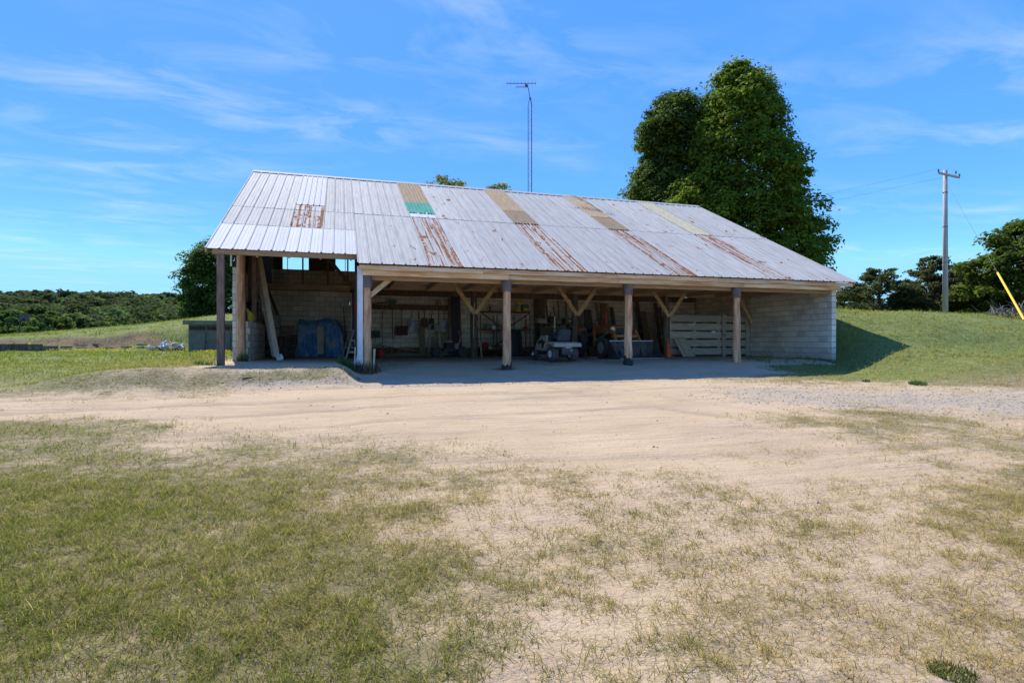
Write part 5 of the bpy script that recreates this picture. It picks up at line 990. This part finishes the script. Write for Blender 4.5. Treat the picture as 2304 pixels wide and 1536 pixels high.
# pines and other trees beyond the right bank
def pine(label, px, d, topy, rad, seed, group=None, col=(.040, .050, .018), z=None):
    base = place(px, d); H = top(topy, d) - base[2]; t_ = thing('pine_tree', label, 'tree', base, 0, group); r_ = np.random.default_rng(seed); C = []; Nn = []; S_ = []
    b = MB(); b.tube([(0, 0, -.3), (0, 0, H * .5), (0, 0, H * .97)], [.2, .13, .03], 8)
    nw = int(H / .42)
    for w in range(nw):
        tz = .04 + .95 * w / nw; rr = 1.15 * rad * (1 - tz) ** .58 * (.75 + .4 * r_.uniform())
        for k in range(7):
            a = r_.uniform(0, 6.28); L_ = rr * r_.uniform(.6, 1.15) + .12; tip = np.array([math.cos(a) * L_, math.sin(a) * L_, tz * H + L_ * r_.uniform(.05, .35)])
            if k < 3: b.tube([(0, 0, tz * H - .05), tuple(tip * .95 + np.array([0, 0, -.02]))], [.03, .008], 4)
            n = int(56 + 62 * L_); s = r_.uniform(.2, 1, n)[:, None] ** .6; P_ = np.array([0, 0, tz * H]) * (1 - s) + tip * s + r_.normal(size=(n, 3)) * np.array([.24, .24, .13]) * (.5 + .6 * (1 - tz)); C.append(P_); Nn.append(r_.normal(size=(n, 3)) + np.array([0, 0, .6])); S_.append(np.full(n, r_.uniform(.7, 1.35)))
    C = np.concatenate(C); Nn = np.concatenate(Nn); S_ = np.concatenate(S_); cols = 2.3 * np.array([col]) * S_[:, None] * rng.uniform(.7, 1.35, (len(C), 1)); leafmesh('crown', C, Nn, .17 * rng.uniform(.6, 1.4, len(C)), cols, t_); b.build('trunk', 'bark', t_)
pine('shorter dark pine nearest the right corner of the shed', 1978, 52, 600, 3.0, 11, 'pines beyond the right bank'); pine('pine directly behind the utility pole, the tallest of the pines', 2100, 50, 574, 3.1, 12, 'pines beyond the right bank', (.046, .052, .02)); pine('pine right of the utility pole, half hidden by the leafy tree', 2168, 56, 598, 3.0, 13, 'pines beyond the right bank', (.052, .05, .024))
pine('small pine filling the gap left of the utility pole', 2048, 56, 628, 2.6, 14, 'pines beyond the right bank')
pine('low bushy pine at the right foot of the shed', 1925, 58, 640, 2.2, 16, 'pines beyond the right bank', (.05, .06, .022))
b_ = place(2300, 44); H = top(505, 44) - b_[2]
tree('leafy_tree', 'large light green leafy tree at the right edge of the picture', b_, H, [(.0, 3.4), (.25, 4.0), (.5, 3.6), (.75, 2.6), (.92, 1.5), (1.0, .4)], 250, 120, .7, .24, (.062, .088, .014), 15, .25)
b_ = place(2215, 47); H = top(615, 47) - b_[2]
tree('leafy_tree', 'lower bushy green tree left of the guy wire', b_, H, [(.0, 2.2), (.3, 2.5), (.6, 2.1), (.85, 1.2), (1.0, .4)], 120, 110, .55, .2, (.060, .082, .015), 17, .16)
for k, (px, ty, d, r) in enumerate(((1893, 662, 62, 2.6), (1935, 668, 66, 2.4))):
    b_ = place(px, d); H = top(ty, d) - b_[2]; tree('hedge_bush', ['bright green bush beside the right wall of the shed', 'bright green bush between the shed and the first pine'][k], b_, H, [(0, r), (.4, r * 1.05), (.8, r * .7), (1, .4)], 60, 90, .6, .22, (.07, .11, .02), 30 + k, .08, 'bushes beyond the right bank')
bp_ = gnd(2275, 714, 20, 60); br = MB(); rd = random.Random(5)
for k in range(60):
    a = rd.uniform(0, 6.28); l = rd.uniform(.4, 1.2); c0 = (rd.gauss(0, .5), rd.gauss(0, .4), rd.uniform(0, .25)); br.tube([c0, (c0[0] + math.cos(a) * l * .5, c0[1] + math.sin(a) * l * .4, c0[2] + l * rd.uniform(.1, .5)), (c0[0] + math.cos(a) * l, c0[1] + math.sin(a) * l * .8, c0[2] + l * rd.uniform(.05, .8))], [.025, .018, .006], 5)
M['drybranch'] = mat('dry_grey_branches', (.12, .10, .08), (.22, .19, .16), 8, rough=.9); o = one('brush_pile', 'heap of dry grey branches below the leafy tree', 'brush pile', br, 'drybranch', loc=bp_)
# far left: bushes, hoop, road, wooded hill
for k, (px, ty, d, r, cl) in enumerate(((-40, 690, 105, 6, (.045, .07, .016)), (18, 702, 100, 4.5, (.05, .085, .016)), (70, 694, 110, 5, (.04, .06, .016)), (118, 706, 100, 4.5, (.058, .09, .018)), (165, 712, 105, 4.2, (.065, .095, .02)), (205, 722, 108, 3.8, (.05, .08, .018)), (250, 728, 115, 3.6, (.06, .088, .02)), (300, 735, 120, 3.4, (.055, .085, .02)))):
    zb = -2.6; b_ = place(px, d, zb); H = top(ty, d) - zb
    tree('field_tree', ['darkest wide tree at the left edge', 'light bushy tree left of the hoop pole', 'dark tree right behind the hoop pole', 'light green tree right of the hoop pole', 'yellowish bushy tree beyond the lawn crest', 'mid green tree on the far side of the crest', 'low pale bush beyond the crest', 'last low bush before the bank tree'][k], b_, H, [(.0, r), (.3, r * 1.1), (.6, r), (.85, r * .6), (1, .6)], 90, 70, 1.1, .55, cl, 50 + k, .25, 'trees beyond the left lawn', limbs=3)
pb_ = gnd(44, 747, 25, 70); d_ = (pb_ - Vector(CAMP)).length * .92; t_ = thing('basketball_hoop', 'dark basketball hoop on a pole at the far left', 'hoop', pb_, R(60)); Hh = 64 * d_ / FPX
MB().tube([(0, 0, -.1), (0, 0, Hh * .72), (.1, 0, Hh * .8), (.5, 0, Hh * .9)], .06, 8).build('pole', 'black', t_); MB().box((.55, 0, Hh * .93), (.05, 1.6, .9)).build('backboard', 'darksteel', t_); MB().tube([(.82 + .23 * math.cos(a), .23 * math.sin(a), Hh * .82) for a in np.linspace(0, 6.2832, 17)], .015, 6).build('rim', 'rust', t_); MB().box((.3, 0, Hh * .84), (.5, .3, .06)).build('bracket', 'black', t_)
b = MB(); q = [atd(x_, HY, d) for x_, d in ((-300, 80), (25, 80), (25, 86), (-300, 86))]; b.add([(p.x, p.y, z_) for p, z_ in zip(q, (1.6, 1.35, 1.55, 1.8))] + [(p.x, p.y, z_ - .4) for p, z_ in zip(q, (1.6, 1.35, 1.55, 1.8))], [(0, 1, 2, 3), (0, 4, 5, 1), (1, 5, 6, 2), (2, 6, 7, 3), (3, 7, 4, 0)]); M['asphalt'] = mat('far_asphalt', (.16, .16, .165), (.2, .2, .2), 2, rough=.9); tag(b.build('road', 'asphalt'), kind='structure')
def hz(X_, Y_):
    r_ = fbm(X_ * .006 + 3, Y_ * .004, 200, 3); return -3 + sst(130, 430, Y_) * (29 + 15 * (r_ - .5)) - sst(470, 900, Y_) * 18
hx = np.linspace(-900, 150, 60); hyy = np.linspace(110, 900, 50); XX, YY = np.meshgrid(hx, hyy); ZZ = hz(XX, YY); wx = CAMP[0] + XX * c_ + YY * s_; wy = CAMP[1] - XX * s_ + YY * c_
hm = MB(); n = 60; hm.v = [tuple(v) for v in np.stack([wx, wy, ZZ], -1).reshape(-1, 3)]; hm.f = [(j * n + i, j * n + i + 1, (j + 1) * n + i + 1, (j + 1) * n + i) for j in range(49) for i in range(59)]; hm.m = [0] * len(hm.f)
M['hillsoil'] = mat('hill_undergrowth', (.03, .045, .012), (.05, .07, .02), .05, rough=1); tag(hm.build('hill', 'hillsoil', smooth=True), kind='structure')
C = []; Nn = []; K = []
for _ in range(2100):
    Y_ = 130 + 330 * random.random() ** 1.0; X_ = Y_ * random.uniform(-1.04, -.52); z0 = float(hz(X_, Y_)); con = (-.72 < X_ / Y_ < -.60) and 150 < Y_ < 215
    h = random.choice((7, 9, 11, 12)) * random.uniform(.85, 1.15); r = random.uniform(3.0, 6.2); n = 85; d = rng.normal(size=(n, 3)); d /= np.linalg.norm(d, axis=1)[:, None]; d[:, 2] = np.abs(d[:, 2])
    if con: r = 1.7; h = 9; t_ = rng.uniform(0, 1, n); P_ = np.stack([d[:, 0] * r * (1 - t_), d[:, 1] * r * (1 - t_), t_ * h], 1)
    else: vr = min(h * .45, r * 1.15); P_ = d * np.array([r, r, vr]) * (rng.uniform(.12, 1.0, n) ** .45)[:, None] + np.array([0, 0, h - vr])
    P_[:, 0] += X_; P_[:, 1] += Y_; P_[:, 2] += z0
    C.append(np.stack([CAMP[0] + P_[:, 0] * c_ + P_[:, 1] * s_, CAMP[1] - P_[:, 0] * s_ + P_[:, 1] * c_, P_[:, 2]], 1)); Nn.append(np.stack([d[:, 0] * c_ + d[:, 1] * s_, -d[:, 0] * s_ + d[:, 1] * c_, d[:, 2] + .3], 1) + rng.normal(size=(n, 3)) * .25)
    cc = np.array([.022, .042, .024]) if con else np.array([.052, .080, .020]) * random.choice((.5, .8, 1.0, 1.15, 1.7)) * random.uniform(.8, 1.25); K.append(np.tile(cc, (n, 1)) * rng.uniform(.8, 1.2, (n, 1)))
C = np.concatenate(C); tag(leafmesh('far_forest', C, np.concatenate(Nn), 0.0052 * np.linalg.norm(C[:, :2] - np.array(CAMP[:2]), axis=1) * rng.uniform(.6, 1.4, len(C)), np.concatenate(K)), 'dense wooded hillside far off on the left', 'forest', kind='stuff')
t0 = atd(137, HY, 430); b = MB(); zt_ = top(648, 430); b.tube([(t0.x, t0.y, 20), (t0.x, t0.y, zt_)], .25, 6); b.box((t0.x, t0.y, zt_ - 1.2), (1.2, 1.2, .5)); one('radio_mast', 'tiny radio mast on the wooded ridge', 'mast', b, 'galvtower')
# ---------------------------------------------------------------- antenna tower
p = atd(1193, HY, 30.5); zb = 2.2; zt_ = top(238, 30.5); tw = thing('antenna_tower', 'thin lattice antenna tower rising behind the roof ridge', 'antenna', (p.x, p.y, zb)); hT = zt_ - zb
legs = [(.10, .05), (-.10, .05), (.06, -.09)]
for k, (x, y) in enumerate(legs): MB().tube([(x, y, 0), (x, y, hT), (x * .2, y * .2, hT + .45)], .018 if k else .024, 6).build('leg', 'galvtower', tw)
b = MB(); z = 0.
while z < hT - .4:
    for k in range(3): (x0, y0), (x1, y1) = legs[k], legs[(k + 1) % 3]; b.tube([(x0, y0, z), (x1, y1, z + .2)], .006, 4); b.tube([(x1, y1, z + .2), (x0, y0, z + .4)], .006, 4)
    z += .4
b.build('lattice', 'galvtower', tw)
mt0 = Vector((0, 0, hT + .3)); m1 = Vector((-.10, 0, hT + .9)); pt = atd(1181, 188, 30.5) - Vector((p.x, p.y, zb)); m2 = Vector((pt.x, pt.y, pt.z)); MB().tube([mt0, m1, m2], .02, 6).build('mast', 'galvtower', tw); MB().box(tuple(m1.lerp(m2, .55)), (.12, .12, .1)).build('rotor', 'darksteel', tw)
ux = Vector((c_, -s_, 0)); MB().bar(m2 - ux * .98, m2 + ux * .60, .03, .03).build('boom', 'galvtower', tw)
for k in range(9): q = m2 + ux * (-.95 + k * .19); MB().tube([q + Vector((s_, c_, 0)) * (.25 + .03 * k), q - Vector((s_, c_, 0)) * (.25 + .03 * k)], .008, 4).build('element', 'galvtower', tw)
lw = m1.lerp(m2, .28); MB().bar(lw - ux * .62, lw + ux * .06, .025, .025).build('boom', 'galvtower', tw)
for k in range(6): q = lw - ux * (.1 + k * .1); MB().tube([q + Vector((s_, c_, 0)) * .18, q - Vector((s_, c_, 0)) * .18], .007, 4).build('element', 'galvtower', tw)
# ---------------------------------------------------------------- utility pole, wires, guy
pbase = at(2127, 710, 'y', 12.0); zb = float(zg(pbase.x, pbase.y)); dP = 37.9; zt_ = top(383, dP); up_ = thing('utility_pole', 'weathered wooden utility pole with a crossarm on the right bank', 'pole', (pbase.x, pbase.y, zb)); hT = zt_ - zb
MB().tube([(0, 0, -.4), (0, 0, hT * .5), (0, 0, hT)], [.165, .145, .115], 14).build('shaft', 'pole', up_, smooth=True)
for zz_ in (hT * .62, hT * .38, hT * .85): MB().lathe([(.15, zz_ - .02), (.15, zz_ + .02)], 14).build('band', 'darksteel', up_)
zc = top(396, dP) - zb; aL = ux * -.85 + Vector((0, -.25, .10)); aR = ux * 1.1 + Vector((0, .3, -.06)); MB().bar((aL.x, aL.y - .14, zc + aL.z), (aR.x, aR.y - .14, zc + aR.z), .09, .12).build('crossarm', 'pole', up_)
for (v, s) in ((aL, -1), (aR, -1), (ux * .55 + Vector((0, 0, .05)), 1)):
    c = Vector((v.x, v.y - .14, zc + v.z)); MB().lathe([(.03, 0), (.06, .05), (.03, .1), (.06, .14), (.02, .2)], 10, Matrix.Translation(c + Vector((0, 0, .06)))).build('insulator', 'darksteel', up_)
wires = []
for k, (v, tx, tz) in enumerate(((aL, -40, 7.6), (aR, -40, 7.2))):
    a0_ = Vector((pbase.x + v.x, pbase.y + v.y - .14, zb + zc + v.z + .25)); a1_ = Vector((pbase.x - 55, pbase.y + 60 + k, 6.5)); b = MB(); b.tube([a0_.lerp(a1_, q) - Vector((0, 0, 3 * math.sin(q * math.pi) * .5)) for q in np.linspace(0, 1, 13)], .005, 4); one('power_line', ['thin power line from the left crossarm end', 'thin power line from the right crossarm end'][k], 'wire', b, 'wire', 'power lines from the utility pole')
ga = at(2308, 724, 'y', 9.0); ga = gnd(2306, 722, 15, 60); gt = Vector((pbase.x, pbase.y, zb + hT * .93)); gw = thing('guy_wire', 'slanting guy wire with a bright yellow guard at the right edge', 'guy wire', ga); MB().tube([(0, 0, 0), gt - ga], .008, 6).build('wire', 'wire', gw); MB().tube([(gt - ga) * .005, (gt - ga) * .245], .045, 8).build('guard', 'yellowguard', gw)
for o in list(bpy.data.objects):
    if o.type == 'MESH' and len(o.data.polygons) and o.data.polygons[0].use_smooth and o.name.startswith(('wheel', 'body', 'post', 'cover')):
        m_ = o.modifiers.new('es', 'EDGE_SPLIT'); m_.split_angle = R(50)
